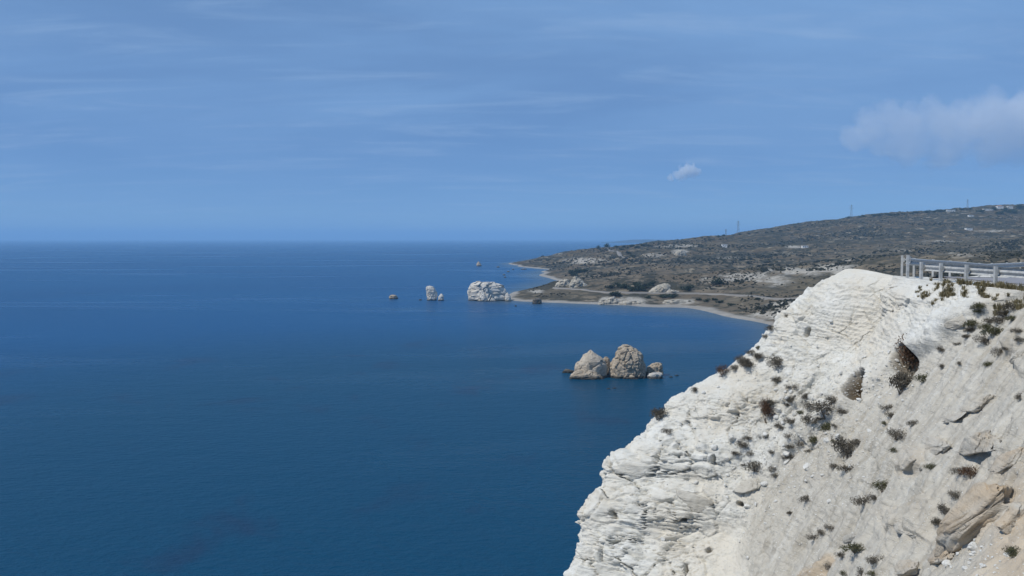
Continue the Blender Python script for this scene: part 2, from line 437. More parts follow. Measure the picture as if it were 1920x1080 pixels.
    for (x, y, rx, ry, k) in [(1400, 519, 80, 12, .75), (1500, 509, 80, 11, .85), (1560, 504, 60, 11, .95), (1340, 526, 40, 10, .7), (1445, 526, 75, 16, .7), (1095, 489, 60, 9, .8), (1150, 503, 70, 9, .35),
                              (1180, 512, 60, 10, .3), (1040, 477, 40, 7, .5), (1110, 472, 30, 8, .4), (1270, 461, 60, 5, .7), (1230, 478, 40, 8, .6), (1275, 472, 20, 8, .9),
                              (1490, 463, 30, 4, .8), (1360, 484, 40, 5, .5), (1500, 463, 20, 3, .7), (1760, 452, 60, 4, .6), (1700, 470, 40, 6, .5), (1860, 433, 70, 4, .6), (1800, 478, 60, 8, .6), (1830, 445, 60, 6, .4),
                              (1590, 487, 12, 4, .8), (1470, 575, 50, 16, .7), (1440, 590, 60, 12, .8), (1280, 566, 40, 7, .9), (1180, 563, 50, 8, .8), (1140, 563, 22, 8, 1.), (1090, 560, 50, 8, .3), (1250, 500, 60, 10, .3),
                              (1560, 540, 20, 16, .6), (1490, 478, 40, 7, .4), (1650, 437, 40, 5, .4), (1100, 530, 60, 8, .25), (1005, 546, 25, 5, .8)]:
        q = ((px - x) / rx)**2 + ((py - y) / ry)**2
        ch = np.maximum(ch, k * np.exp(-q * 1.1))
    for (x, y, rx, ry, k) in [(1510, 535, 80, 20, 1.), (1450, 545, 60, 10, .9), (1700, 490, 150, 12, .6), (1750, 460, 200, 12, .5), (1330, 459, 70, 6, .6), (1050, 552, 80, 10, .8), (1400, 565, 60, 10, .7), (1850, 460, 90, 14, .6), (1640, 480, 70, 14, .7)]:
        q = ((px - x) / rx)**2 + ((py - y) / ry)**2
        gr = np.maximum(gr, k * np.exp(-q * 1.1))
    beach = sstep(1.9, 0.9, Z + 0.5 * fbm(P / 14.0, 3, 5)) * (px < 1500)
    me = mesh_of('headland', V, grid_faces(*X.shape), None)
    attr(me, 'zone', np.stack([ch.ravel(), gr.ravel(), beach.ravel()], -1))
    m = NT('hillside_ground'); p = m.pos(); a = m.attr('zone')
    n1 = m.noise(p, 0.008, 6, 0.62, 0.4); n2 = m.noise(p, 0.055, 8, 0.7, 0.4); n3 = m.noise(p, 0.3, 5, 0.6)
    sy = m.n.new('ShaderNodeSeparateXYZ'); m.l.new(p, sy.inputs[0])
    barer = m.ramp(sy.outputs['Y'], 1150, 2100, 1.0, 0.0)                              # the low slopes by the sea are drier and barer
    soil = m.mix(barer, m.mix(m.ramp(n1, 0.35, 0.65), (0.085, 0.064, 0.037), (0.185, 0.143, 0.088)), m.mix(m.ramp(n1, 0.35, 0.65), (0.125, 0.10, 0.068), (0.235, 0.192, 0.135)))
    soil = m.mix(m.ramp(m.math('ADD', n2, m.math('MULTIPLY', m.math('SUBTRACT', n1, 0.5), 0.9)), 0.42, 0.53, 0.0, 0.9), soil, (0.036, 0.037, 0.027))       # low scrub cover
    soil = m.mix(m.ramp(m.noise(p, 0.045, 8, 0.7, 0.6), 0.56, 0.66, 0.0, 0.85), soil, (0.32, 0.275, 0.205))        # pale bare earth
    grass = m.mix(m.ramp(n3, 0.3, 0.7), (0.105, 0.088, 0.058), (0.16, 0.135, 0.092))
    c = m.mix(m.math('MULTIPLY', a[1], m.ramp(n2, 0.62, 0.45, 0.25, 1.0)), soil, grass)
    chalk = m.mix(m.ramp(n3, 0.3, 0.65), (0.27, 0.24, 0.195), (0.46, 0.43, 0.37))
    c = m.mix(m.ramp(m.math('ADD', a[0], m.math('MULTIPLY', m.math('SUBTRACT', n2, 0.5), 1.7)), 0.36, 0.8), c, chalk)
    c = m.mix(m.math('MULTIPLY', a[2], 0.95), c, m.mix(m.ramp(n2, 0.3, 0.7), (0.27, 0.247, 0.215), (0.37, 0.345, 0.305)))
    me.materials.append(m.set(c, 0.97, m.bump(m.math('ADD', n2, m.math('MULTIPLY', n3, 0.4)), 0.8, 3.0), spec=0.05))
    tag(obj('headland', me), 'brown scrubby headland with chalk patches rising behind the bay', kind='structure')
    F = grid_faces(*X.shape)
    return base, BVHTree.FromPolygons(V.reshape(-1, 3).tolist(), F.tolist()), (px, py, V)
sea_bed, HEAD, _ = build_headland()
eyeV = Vector(EYE)
def hit(bvh, px, py):
    r = Vector(ray(px, py)).normalized()
    loc, nrm, _, dist = bvh.ray_cast(eyeV, r)
    return loc, nrm, dist
def ground(bvh, x, y):
    loc, nrm, _, _ = bvh.ray_cast(Vector((x, y, 400)), Vector((0, 0, -1)))
    return loc, nrm

# ------------------------------------------------------------------ far low coast on the horizon
def build_far_coast():
    n = 160
    xs = np.linspace(1200, 6500, n); rows = []
    prof = sstep(1200, 1700, xs) * (44 + 12 * fbm(np.stack([xs / 300, xs * 0, xs * 0], -1), 4, 8))
    for k, (dy, f) in enumerate([(0, -0.15), (60, 0.35), (250, 0.8), (700, 1.0), (1500, 0.9), (2200, -0.2)]):
        rows.append(np.stack([xs * (1 + dy / 12000), 12000 + dy + xs * 0, prof * f - (2 if f < 0 else 0)], -1))
    V = np.array(rows)
    m = mat_plain('far_coast_ground', (0.05, 0.05, 0.045), 0.97, 0, 0.5, 0.004, 0.05)
    tag(obj('far_coast', mesh_of('far_coast', V, grid_faces(len(rows), n), m)), 'low hazy strip of distant coast on the horizon', kind='structure')
build_far_coast()

# ------------------------------------------------------------------ sea
def build_sea():
    d = np.concatenate([np.geomspace(8, 120, 20, endpoint=False), np.geomspace(120, 2500, 220, endpoint=False), np.geomspace(2500, 90000, 40)])
    a = np.concatenate([np.linspace(-2.6, -0.62, 20, endpoint=False), np.linspace(-0.62, 0.72, 300, endpoint=False), np.linspace(0.72, 2.6, 20)])
    D, A = np.meshgrid(d, a, indexing='ij')
    X, Y = D * np.sin(A), D * np.cos(A)
    dep = sea_bed(np.clip(X, -2500, 2500), np.clip(Y, -300, 4500))
    sh = sstep(-6.0, -0.3, dep) * (Y > 60) * (Y < 2600)
    V = np.stack([X, Y, np.zeros_like(X)], -1)
    me = mesh_of('sea', V, grid_faces(*X.shape), None)
    attr(me, 'zone', np.stack([sh.ravel(), (X * 0).ravel(), (X * 0).ravel()], -1))
    m = NT('sea_water'); p = m.pos(); z = m.attr('zone')
    big = m.noise(m.map(p, (0.6, 1.0, 1)), 0.0022, 5, 0.55, 0.5)
    body = m.mix(m.ramp(big, 0.35, 0.65), (0.001, 0.060, 0.168), (0.0015, 0.071, 0.188))
    weed = m.ramp(m.noise(m.map(p, (1, 0.7, 1)), 0.028, 5, 0.6, 0.4), 0.55, 0.68, 0.0, 1.0)
    s = m.n.new('ShaderNodeVectorMath'); s.operation = 'DISTANCE'; m.l.new(p, s.inputs[0]); s.inputs[1].default_value = (10, 260, 0)
    near = m.ramp(s.outputs['Value'], 130, 420, 1.0, 0.0)
    body = m.mix(m.math('MULTIPLY', near, 0.85), body, (0.003, 0.051, 0.097))
    body = m.mix(m.math('MULTIPLY', m.math('MULTIPLY', weed, near), 0.5), body, (0.014, 0.03, 0.07))    # sea-grass beds
    s2 = m.n.new('ShaderNodeVectorMath'); s2.operation = 'DISTANCE'; m.l.new(p, s2.inputs[0]); s2.inputs[1].default_value = (20, 760, 0)
    bank = m.math('MULTIPLY', m.ramp(s2.outputs['Value'], 40, 330, 1.0, 0.0), m.ramp(m.noise(m.map(p, (0.5, 1.2, 1), (0, 0, 0.3)), 0.014, 6, 0.6, 0.8), 0.45, 0.66))
    body = m.mix(m.math('MULTIPLY', bank, 0.4), body, (0.03, 0.095, 0.17))
    shal = m.mix(m.ramp(big, 0.4, 0.6), (0.06, 0.105, 0.14), (0.085, 0.12, 0.145))
    body = m.mix(m.math('MULTIPLY', z[0], 0.85), body, shal)
    # wind-ruffled water next to slicks
    slick = m.ramp(m.noise(m.map(p, (0.35, 1.4, 1), (0, 0, 0.25)), 0.006, 6, 0.6, 0.8), 0.5, 0.68, 0.0, 1.0)
    wv = m.math('ADD', m.math('MULTIPLY', m.noise(m.map(p, (0.7, 1.3, 1), (0, 0, 0.5)), 0.10, 5, 0.6), 1.2),
                m.noise(m.map(p, (0.6, 1.2, 1), (0, 0, 0.35)), 0.55, 5, 0.65))
    m.l.new(m.ramp(slick, 0, 1, 0.3, 0.2), m.b.inputs['Roughness'])
    m.b.inputs['IOR'].default_value = 1.333
    m.put(m.b.inputs['Base Color'], body)
    m.b.inputs['Specular IOR Level'].default_value = 0.12
    m.l.new(m.bump(wv, 0.75, 1.0), m.b.inputs['Normal'])
    me.materials.append(m.m)
    tag(obj('sea', me), 'calm deep blue sea', kind='structure')
build_sea()

# ------------------------------------------------------------------ the road line along the clifftop: everything near hangs on it
AC = np.array([20.2, 36.0]); AR = 4.0; ANG = 0.70         # bend to the right round this centre
RADW = 10.0
def road_frame(sp):
    """sp: distance along a line 10 m seaward of the rail -> rail point and seaward normal"""
    sp = np.asarray(sp, float); L = (AR + RADW) * ANG
    th = np.clip((sp - AC[1]) / (AR + RADW), 0, ANG)
    n = np.stack([-np.cos(th), np.sin(th)], -1)
    base = AC + AR * n
    ex = np.where(sp < AC[1], sp - AC[1], np.maximum(sp - AC[1] - L, 0))
    hd = np.stack([np.sin(th), np.cos(th)], -1)
    return base + hd * ex[..., None], n
def to_frame(x, y):
    q = np.array([x, y]) - AC
    th = math.atan2(q[1], -q[0])
    if q[1] <= 0: return y, -q[0] - AR
    if th <= ANG: return AC[1] + th * (AR + RADW), math.hypot(*q) - AR
    n = np.array([-math.cos(ANG), math.sin(ANG)]); h = np.array([math.sin(ANG), math.cos(ANG)])
    return AC[1] + ANG * (AR + RADW) + q @ h, q @ n - AR
T0 = 1.6
def road_z(sp):
    return np.interp(sp, [44.0, 53.2, 60.2, 71.5, 160.0], [58.4, 58.06, 57.77, 57.63, 56.0])

def build_cliff():
    pts = [(1589, 508, 40.2), (1555, 537, 40.6), (1515, 570, 41.0), (1465, 620, 41.2), (1425, 660, 41.4), (1375, 700, 41.4), (1325, 730, 41.4), (1277, 742, 41.6), (1271, 770, 41.2),
           (1247, 797, 41), (1200, 845, 40.6), (1162, 880, 40.4), (1155, 925, 40), (1113, 958, 39.8), (1107, 1000, 39.5), (1099, 1040, 39.2), (1077, 1080, 39),
           (1640, 506, 39.0), (1700, 521, 37.5), (1760, 537, 34), (1830, 546, 31), (1920, 553, 27.6),
           (1900, 600, 26.8), (1800, 600, 30.5), (1700, 600, 35), (1600, 600, 38.6), (1500, 650, 40.2),
           (1900, 700, 24), (1800, 700, 28), (1700, 700, 32.5), (1600, 700, 36.8), (1500, 700, 39.3), (1400, 720, 40.4),
           (1900, 800, 21), (1800, 800, 25), (1700, 800, 29), (1600, 800, 33.2), (1500, 800, 36.8), (1400, 800, 39), (1300, 800, 40.4),
           (1900, 900, 18.8), (1800, 900, 22.5), (1700, 900, 26.5), (1600, 900, 30.5), (1500, 900, 34.5), (1400, 900, 37.5), (1300, 900, 39.2), (1200, 900, 39.9),
           (1900, 1000, 16.8), (1800, 1000, 20.3), (1700, 1000, 24.3), (1600, 1000, 28.5), (1500, 1000, 32.5), (1400, 1000, 36), (1300, 1000, 38), (1150, 1000, 39),
           (1900, 1080, 15.2), (1700, 1080, 22.6), (1500, 1080, 30.8), (1300, 1080, 36.8), (1150, 1080, 38.3)]
    K, v = [], []
    for px, py, d in pts:
        q = at(px, py, d); s, o = to_frame(q[0], q[1]); K.append((s, 60 - q[2])); v.append(o)
    for px, py, d in pts[1:17]:                       # the spur turns back behind its visible edge
        for dy, du in ((1.3, 0.012), (3.0, 0.045), (6.0, 0.12)):
            q = at(px, py, d); x = (q[0] / q[1] + du) * (q[1] + dy)
            s, o = to_frame(x, q[1] + dy); K.append((s, 60 - q[2])); v.append(o)
    for s, t, o in [(-12, 1.6, 17.5), (-12, 8, 21), (-12, 30, 33), (-12, 60, 44), (0, 1.6, 17.6), (0, 8, 21.5), (0, 30, 33), (0, 60, 44), (3.5, 1.7, 11.5), (3.5, 6, 17), (7.5, 1.7, 5.5), (7.5, 2.9, 8.5), (7.5, 6, 13.5),
                    (12, 1.65, 2.5), (12, 3.2, 5.0), (12, 6, 10), (15, 12, 16), (15, 30, 28), (15, 60, 41), (28, 30, 20), (28, 60, 34), (40, 30, 20.5), (40, 60, 31),
                    (20, 1.65, 1.2), (47, 1.6, 1.2), (47, 30, 20), (47, 60, 30), (60, 1.6, 1.2), (60, 6, 5), (60, 12, 9), (60, 30, 18), (60, 55, 30),
                    (90, 1.6, 1.2), (90, 6, 5), (90, 12, 9), (90, 30, 18), (90, 55, 30), (53, 1.6, 1.2)]:
        K.append((s, t)); v.append(o)
    T = TPS(np.array(K) / 5.0, v, 0.004)
    sp = np.concatenate([np.linspace(-12, 10, 40, endpoint=False), np.geomspace(10, 34, 580, endpoint=False), np.linspace(34, 46.5, 480, endpoint=False), np.linspace(46.5, 95, 90)])
    tt = np.concatenate([np.linspace(T0, 17.5, 470, endpoint=False), np.geomspace(17.5, 62, 50)])
    TT, SP_ = np.meshgrid(tt, sp, indexing='ij')
    off = T(np.stack([SP_, TT], -1) / 5.0)
    off = np.maximum(off, 0.35)
    off = np.maximum.accumulate(off + 0.02 * (TT - T0), axis=0)
    # clifftop rows run inland from the rim
    base, nrm = road_frame(sp)
    inn = np.linspace(0, 1, 26)[:-1][:, None]
    off_in = -1.2 + (off[:1] + 1.2) * inn
    OFF = np.concatenate([off_in, off], 0)
    zr = road_z(sp)
    ZZ = np.concatenate([np.repeat(zr[None] - 0.03, 25, 0), 60 - TT - np.maximum(60 - T0 - zr, 0)[None] * np.exp(-(TT - T0) / 10)], 0)
    XY = base[None] + nrm[None] * OFF[..., None]
    V = np.concatenate([XY, ZZ[..., None]], -1)
    def normals(V):
        du = np.gradient(V, axis=1); dv = np.gradient(V, axis=0)
        n = np.cross(du, dv); n /= np.linalg.norm(n, axis=-1, keepdims=True) + 1e-12
        s = np.sign((n[..., 0] * nrm[None, :, 0] + n[..., 1] * nrm[None, :, 1]) + 0.5 * n[..., 2])
        return n * np.where(s == 0, 1, s)[..., None]
    N = normals(V)
    px, py = proj(V)
    rowk = np.concatenate([np.zeros(25), sstep(T0, T0 + 0.8, tt)])[:, None]      # little relief on the flat top
    topk = 0.12 + 0.88 * rowk
    # zones of the face
    step_line = [(1990, 490), (1840, 598), (1770, 650), (1722, 668), (1640, 740), (1560, 790), (1470, 850), (1430, 900), (1400, 1000), (1380, 1200), (1000, 1200), (1000, 400), (1990, 400)]
    sd_up = in_poly(px, py, step_line)                       # > 0: upper spur and left bulwark
    grav = sstep(25, -30, sd_up + 12 * fbm(V / 1.5, 3, 77))
    rub = np.exp(-(((px - 1500) / 130)**2 + ((py - 790) / 95)**2) * 1.2)
    bulw = sstep(1440, 1330, px + 0.35 * (py - 900)) * sstep(720, 780, py)
    upper = sstep(0, 60, sd_up) * sstep(760, 690, py) * sstep(1380, 1460, px)
    # large shape
    disp = 0.45 * fbm(V / 5.0, 4, 1) * topk
    disp += 0.42 * sstep(-7, 7, sd_up + 6 * fbm(V / 0.9, 3, 15)) * rowk * sstep(1400, 1500, px)
    # bedding ledges
    bw = V + 0.35 * np.stack([fbm(V / 2.2, 3, 31), fbm(V / 2.2, 3, 32), fbm(V / 2.2, 3, 33)], -1)
    bed = bw[..., 2] * 0.97 + bw[..., 0] * (0.16 - 0.22 * bulw) - bw[..., 1] * 0.08 + 0.5 * fbm(V / 4.0, 2, 36) * bulw
    def ledge(L, seed):
        q = bed / L + 0.6 * fbm(V / (L * 5), 2, seed)
        i = np.floor(q); f = q - i
        amp = 0.35 + 0.65 * hf(i.astype(np.int64), (i * 0).astype(np.int64), (i * 0).astype(np.int64), seed)
        return amp * (np.clip(f / 0.82, 0, 1)**1.4 * (1 - sstep(0.82, 1.0, f)) - 0.45)
    lm = 0.35 + 0.65 * sstep(-0.25, 0.3, fbm(V / 3.0, 3, 50))
    disp += ledge(1.25, 60) * 0.26 * lm * (0.25 * upper + 0.5 * bulw + 0.12 * grav) * topk
    disp += ledge(0.42, 61) * 0.12 * lm * (0.55 * upper + 0.42 * bulw + 0.15) * (1 - 0.65 * grav) * topk
    disp += ledge(0.16, 62) * 0.045 * (0.9 * upper + 0.55 * bulw + 0.25) * (1 - 0.5 * grav) * topk
    # fracture blocks
    f1, f2, cid, fc1 = worley(V / np.array([0.95, 0.95, 0.7]) + 0.30 * fbm(V, 3, 5)[..., None], 90, True)
    gap = f2 - f1
    bm_ = (0.25 * bulw + 0.35 * rub + 0.22 * upper + 0.10)
    disp += ((cid - 0.5) * 0.42 * sstep(0.0, 0.07, gap) - 0.24 * (1 - sstep(0.0, 0.05, gap))) * bm_ * topk * sstep(-0.1, 0.25, fbm(V / 2.5, 2, 55) + 0.15)
    g1, g2, gid, fc2 = worley(V / np.array([0.42, 0.42, 0.3]) + 0.2 * fbm(V / 0.5, 2, 6)[..., None], 95, True)
    disp += fc1 * 0.36 * (0.35 * bulw + 0.3 * rub + 0.1 * upper + 0.08) * topk
    disp += fc2 * 0.17 * (0.22 * bulw + 0.6 * rub + 0.2 * upper + 0.12) * topk * sstep(-0.3, 0.25, fbm(V / 1.9, 2, 59))
    disp += ((gid - 0.45) * 0.19 * sstep(0, 0.12, g2 - g1)) * (0.6 * rub + 0.25 * bulw + 0.2 * upper + 0.12) * topk * sstep(-0.25, 0.3, fbm(V / 1.6, 2, 58))
    c1, c2, _c = worley(V / np.array([2.1, 2.1, 1.7]) + 0.35 * fbm(V / 1.1, 4, 7, 0.6)[..., None], 120)
    disp -= 0.42 * (1 - sstep(0.0, 0.028, c2 - c1)) * (bulw + 0.55 * upper + 0.3 * rub) * topk * sstep(-0.15, 0.1, fbm(V / 2.2, 2, 122))
    c1, c2, _c = worley(V / np.array([1.5, 1.5, 0.3]) + 0.3 * fbm(V / 0.6, 3, 8, 0.6)[..., None], 130)
    disp -= 0.14 * (1 - sstep(0.0, 0.05, c2 - c1)) * (bulw + 0.45 * upper + 0.4 * rub) * topk * sstep(0.0, 0.2, fbm(V / 1.5, 2, 132))
    k1, k2, kid = worley(V / 0.15, 97)
    disp += np.maximum(0, 0.42 - k1) * (kid > 0.55) * 0.11 * (0.75 * rub + 0.35 + 0.2 * grav) * topk
    disp += 0.09 * fbm(V / 0.45, 5, 70, 0.58) * topk + 0.022 * fbm(V / 0.10, 2, 72) * topk
    # runnels down the gravel
    run = fbm(np.stack([SP_[0] * 0 + sp, sp * 0, sp * 0], -1)[None] / 0.9 + V * 0.12, 4, 81)
    disp += run * 0.30 * grav * rowk + 0.10 * np.maximum(0, fbm(V / 0.8, 4, 83, 0.6)) * grav * rowk
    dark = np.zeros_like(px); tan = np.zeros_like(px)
    # hollows under the spur's edge
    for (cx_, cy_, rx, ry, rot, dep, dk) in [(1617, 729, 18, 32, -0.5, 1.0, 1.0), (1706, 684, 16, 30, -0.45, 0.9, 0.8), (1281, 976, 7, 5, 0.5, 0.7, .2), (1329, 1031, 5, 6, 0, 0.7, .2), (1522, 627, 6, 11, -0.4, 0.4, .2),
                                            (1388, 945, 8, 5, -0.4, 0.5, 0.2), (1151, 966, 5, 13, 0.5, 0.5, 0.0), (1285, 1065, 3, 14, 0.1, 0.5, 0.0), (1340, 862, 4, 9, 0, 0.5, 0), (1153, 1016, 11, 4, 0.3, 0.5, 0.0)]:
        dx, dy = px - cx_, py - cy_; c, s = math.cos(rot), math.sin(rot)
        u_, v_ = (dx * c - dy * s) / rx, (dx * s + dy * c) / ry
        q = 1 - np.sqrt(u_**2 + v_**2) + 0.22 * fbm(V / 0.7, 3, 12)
        disp -= dep * sstep(-0.02, 0.22, q); dark = np.maximum(dark, dk * sstep(-0.06, 0.12, q))  # brown soil colour with the hollow's shade painted in
    # thick beds standing proud of the lower slope
    slabs = [([(1665, 968), (1740, 930), (1760, 945), (1745, 990), (1735, 1012), (1700, 995), (1672, 1000)], 0.18, 3, .1),
             ([(1500, 1078), (1552, 1045), (1556, 1052), (1512, 1090)], 0.2, 3, .7),
             ([(1690, 865), (1712, 845), (1740, 850), (1738, 880), (1715, 890), (1695, 892)], 0.25, 4, .2),
             ([(1880, 640), (1990, 560), (1990, 690), (1905, 700)], 0.25, 6, .1),
             ([(1770, 590), (1830, 590), (1810, 630), (1760, 640)], 0.2, 6, .0)]
    for poly, hgt, soft, tn in slabs:
        sd = in_poly(px, py, poly) + 5 * fbm(V / 0.6, 3, 44)
        e = sstep(-soft * 0.5, soft * 1.2, sd)
        disp += hgt * e * (0.75 + 0.25 * sstep(0, 40, sd))
        tan = np.maximum(tan, tn * sstep(-14, 0, sd) * sstep(30, 4, sd)); tan = np.maximum(tan, tn * 0.45 * e)
    tan = np.maximum(tan, 0.6 * sstep(1740, 1900, px + 60 * fbm(V / 1.2, 3, 66)) * sstep(830, 940, py))
    # spur crest and a small knob half-way down its edge
    V2 = V + N * disp[..., None]
    mound = np.exp(-(((V[..., 0] - 15.3) / 1.3)**2 + ((V[..., 1] - 39.8) / 1.6)**2)) * sstep(56.5, 58.3, V[..., 2])
    V2[..., 2] += 0.32 * mound
    kn = np.exp(-(((px - 1128) / 10)**2 + ((py - 938) / 16)**2)); V2[..., 2] += 0.25 * kn * (np.abs(V[..., 1] - 40) < 3)
    V2[..., 2] = np.where((rowk < 0.01), np.minimum(V2[..., 2], zr[None] - 0.02 + 0.3 * mound), V2[..., 2])
    F = grid_faces(*px.shape)
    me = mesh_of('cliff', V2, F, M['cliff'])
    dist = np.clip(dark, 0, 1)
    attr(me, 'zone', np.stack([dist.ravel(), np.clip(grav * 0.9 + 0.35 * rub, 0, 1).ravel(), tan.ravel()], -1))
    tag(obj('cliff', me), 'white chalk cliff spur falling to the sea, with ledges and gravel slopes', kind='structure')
    return BVHTree.FromPolygons(V2.reshape(-1, 3).tolist(), F.tolist())
CLIFF = build_cliff()

# ------------------------------------------------------------------ broken blocks standing out of the lower slope
def block_mesh(seed, tn, cuts=15):
    import bmesh
    bm = bmesh.new(); bmesh.ops.create_icosphere(bm, subdivisions=5, radius=1.0)
    V = np.array([v.co for v in bm.verts]); F = [[v.index for v in f.verts] for f in bm.faces]; bm.free()
    r = np.random.default_rng(seed); V = np.sign(V) * np.abs(V)**0.55; V *= 0.8
    for k in range(cuts):
        d = r.normal(size=3) * np.array([1.0, 1.0, 0.8]); d /= np.linalg.norm(d); q = V @ d
        V -= np.outer(np.maximum(q - r.uniform(0.5, 0.74) * q.max(), 0), d) * 0.96
    nn = V / np.linalg.norm(V, axis=1, keepdims=True)
    w1, w2, wi, wf = worley(V * np.array([2.0, 2.4, 3.2]) + 0.25 * fbm(V * 3, 2, seed)[..., None], seed + 3, True)
    bed = np.floor((V[:, 2] + 0.12 * fbm(V * 2, 2, seed + 1)) * 5)
    V = V + nn * (0.06 * fbm(V * 3.2, 5, seed + 2, 0.62) + 0.10 * wf - 0.08 * (1 - sstep(0, 0.05, w2 - w1)) + 0.07 * (hf(bed.astype(np.int64), bed.astype(np.int64) * 0, bed.astype(np.int64) * 0, seed) - 0.5))[:, None]
    me = mesh_of('rock_block', V, F, M['cliff'])
    e = np.clip(tn * (0.55 + 0.9 * fbm(V * 2.2, 3, seed + 9)), 0, 1)
    attr(me, 'zone', np.stack([e * 0, e * 0 + 0.75, e], -1)); return me
def block(a, b, wid, hgt, label, seed, tn=0.2, lift=0.05, roll=0.0):
    (la, na_, _), (lb, nb_, _) = hit(CLIFF, *a), hit(CLIFF, *b)
    if la is None or lb is None: return
    n = Vector((0, 0, 0))
    for k in range(14):
        q = hit(CLIFF, a[0] + (b[0] - a[0]) * k / 13 + random.uniform(-14, 14), a[1] + (b[1] - a[1]) * k / 13 + random.uniform(-14, 14))[1]
        if q is not None: n += q
    ax = (lb - la).normalized(); n = (n - ax * n.dot(ax)).normalized(); bx = n.cross(ax)
    o = obj('rock_block', block_mesh(seed, tn), None, (la + lb) / 2 + n * (hgt * lift))
    o.rotation_euler = (Matrix((ax, bx, n)).transposed() @ Matrix.Rotation(roll, 3, 'X')).to_euler()
    o.scale = ((lb - la).length * 0.62, wid * 0.62, hgt * 0.62)
    tag(o, label, 'rock', 'broken blocks on the right slope')
block((1768, 1036), (1985, 900), 1.35, 1.0, 'great angular tan outcrop in the bottom right corner of the slope', 2, 0.95, 0.3, -0.25)
block((1862, 905), (1950, 830), 0.9, 0.7, 'upper tan block joined to the great corner outcrop', 1, 0.8, 0.1, 0.0)
block((1880, 1000), (1932, 945), 0.55, 0.6, 'tan block at the right edge under the corner outcrop', 3, 0.8)
block((1735, 1045), (1785, 1050), 0.55, 0.4, 'low tan block at the foot of the great outcrop', 4, 0.9)
block((1672, 1078), (1735, 1060), 0.6, 0.4, 'broken tan block at the bottom edge left of the great outcrop', 5, 0.7)
block((1712, 828), (1792, 842), 0.75, 0.5, 'left half of the cream ledge in the middle of the right slope', 6, 0.3, 0.0, 0.15)
block((1782, 846), (1868, 832), 0.7, 0.5, 'right half of the cream ledge in the middle of the right slope', 7, 0.35, 0.0, 0.15)
block((1768, 790), (1818, 776), 0.45, 0.35, 'small cream block just above the left of the cream ledge', 8, 0.2)
block((1806, 780), (1866, 748), 0.5, 0.38, 'longer cream block above the right of the cream ledge', 9, 0.2)
block((1694, 884), (1722, 858), 0.4, 0.4, 'cracked block left of and below the cream ledge', 10, 0.3)
block((1722, 882), (1745, 866), 0.35, 0.3, 'smaller cracked block touching the ledge from below', 11, 0.4)
block((1505, 1080), (1553, 1050), 0.25, 0.2, 'thin reddish slab at the bottom of the gravel slope', 12, 0.8)
block((1672, 985), (1738, 1002), 0.5, 0.22, 'flat pale block on the gravel above the bottom edge', 13, 0.15)
block((1585, 1012), (1625, 1002), 0.35, 0.25, 'small pale block above the long brown shrub', 14, 0.1)
block((1895, 690), (1935, 650), 0.6, 0.4, 'pale block at the right edge below the guardrail', 15, 0.1)
block((1765, 610), (1822, 598), 0.5, 0.3, 'pale crumbling block under the middle of the guardrail', 16, 0.1)
block((1372, 925), (1440, 905), 0.7, 0.35, 'smooth white block on the lower left face', 17, 0.0)
block((1268, 925), (1345, 960), 1.0, 0.45, 'big smooth white boss on the lower cliff face', 18, 0.0)

# ------------------------------------------------------------------ clifftop ground and road
def strip(name, s0, s1, o0, o1, dz, mat, n=140):
    sp = np.linspace(s0, s1, n); b, nr = road_frame(sp); z = road_z(sp) + dz
    V = np.stack([np.concatenate([b + nr * o, z[:, None]], -1) for o in (o0, (o0 + o1) / 2, o1)], 0)
    return mesh_of(name, V, grid_faces(3, n), M[mat], False)
tag(obj('clifftop_ground', strip('clifftop_ground', -12, 160, -1.0, -34, -0.02, 'kerb')), 'pale gravel ground beside the clifftop road', kind='structure')
tag(obj('road', strip('road', -12, 160, -1.6, -10.2, 0.004, 'asphalt')), 'grey asphalt road behind the guardrail', kind='structure')

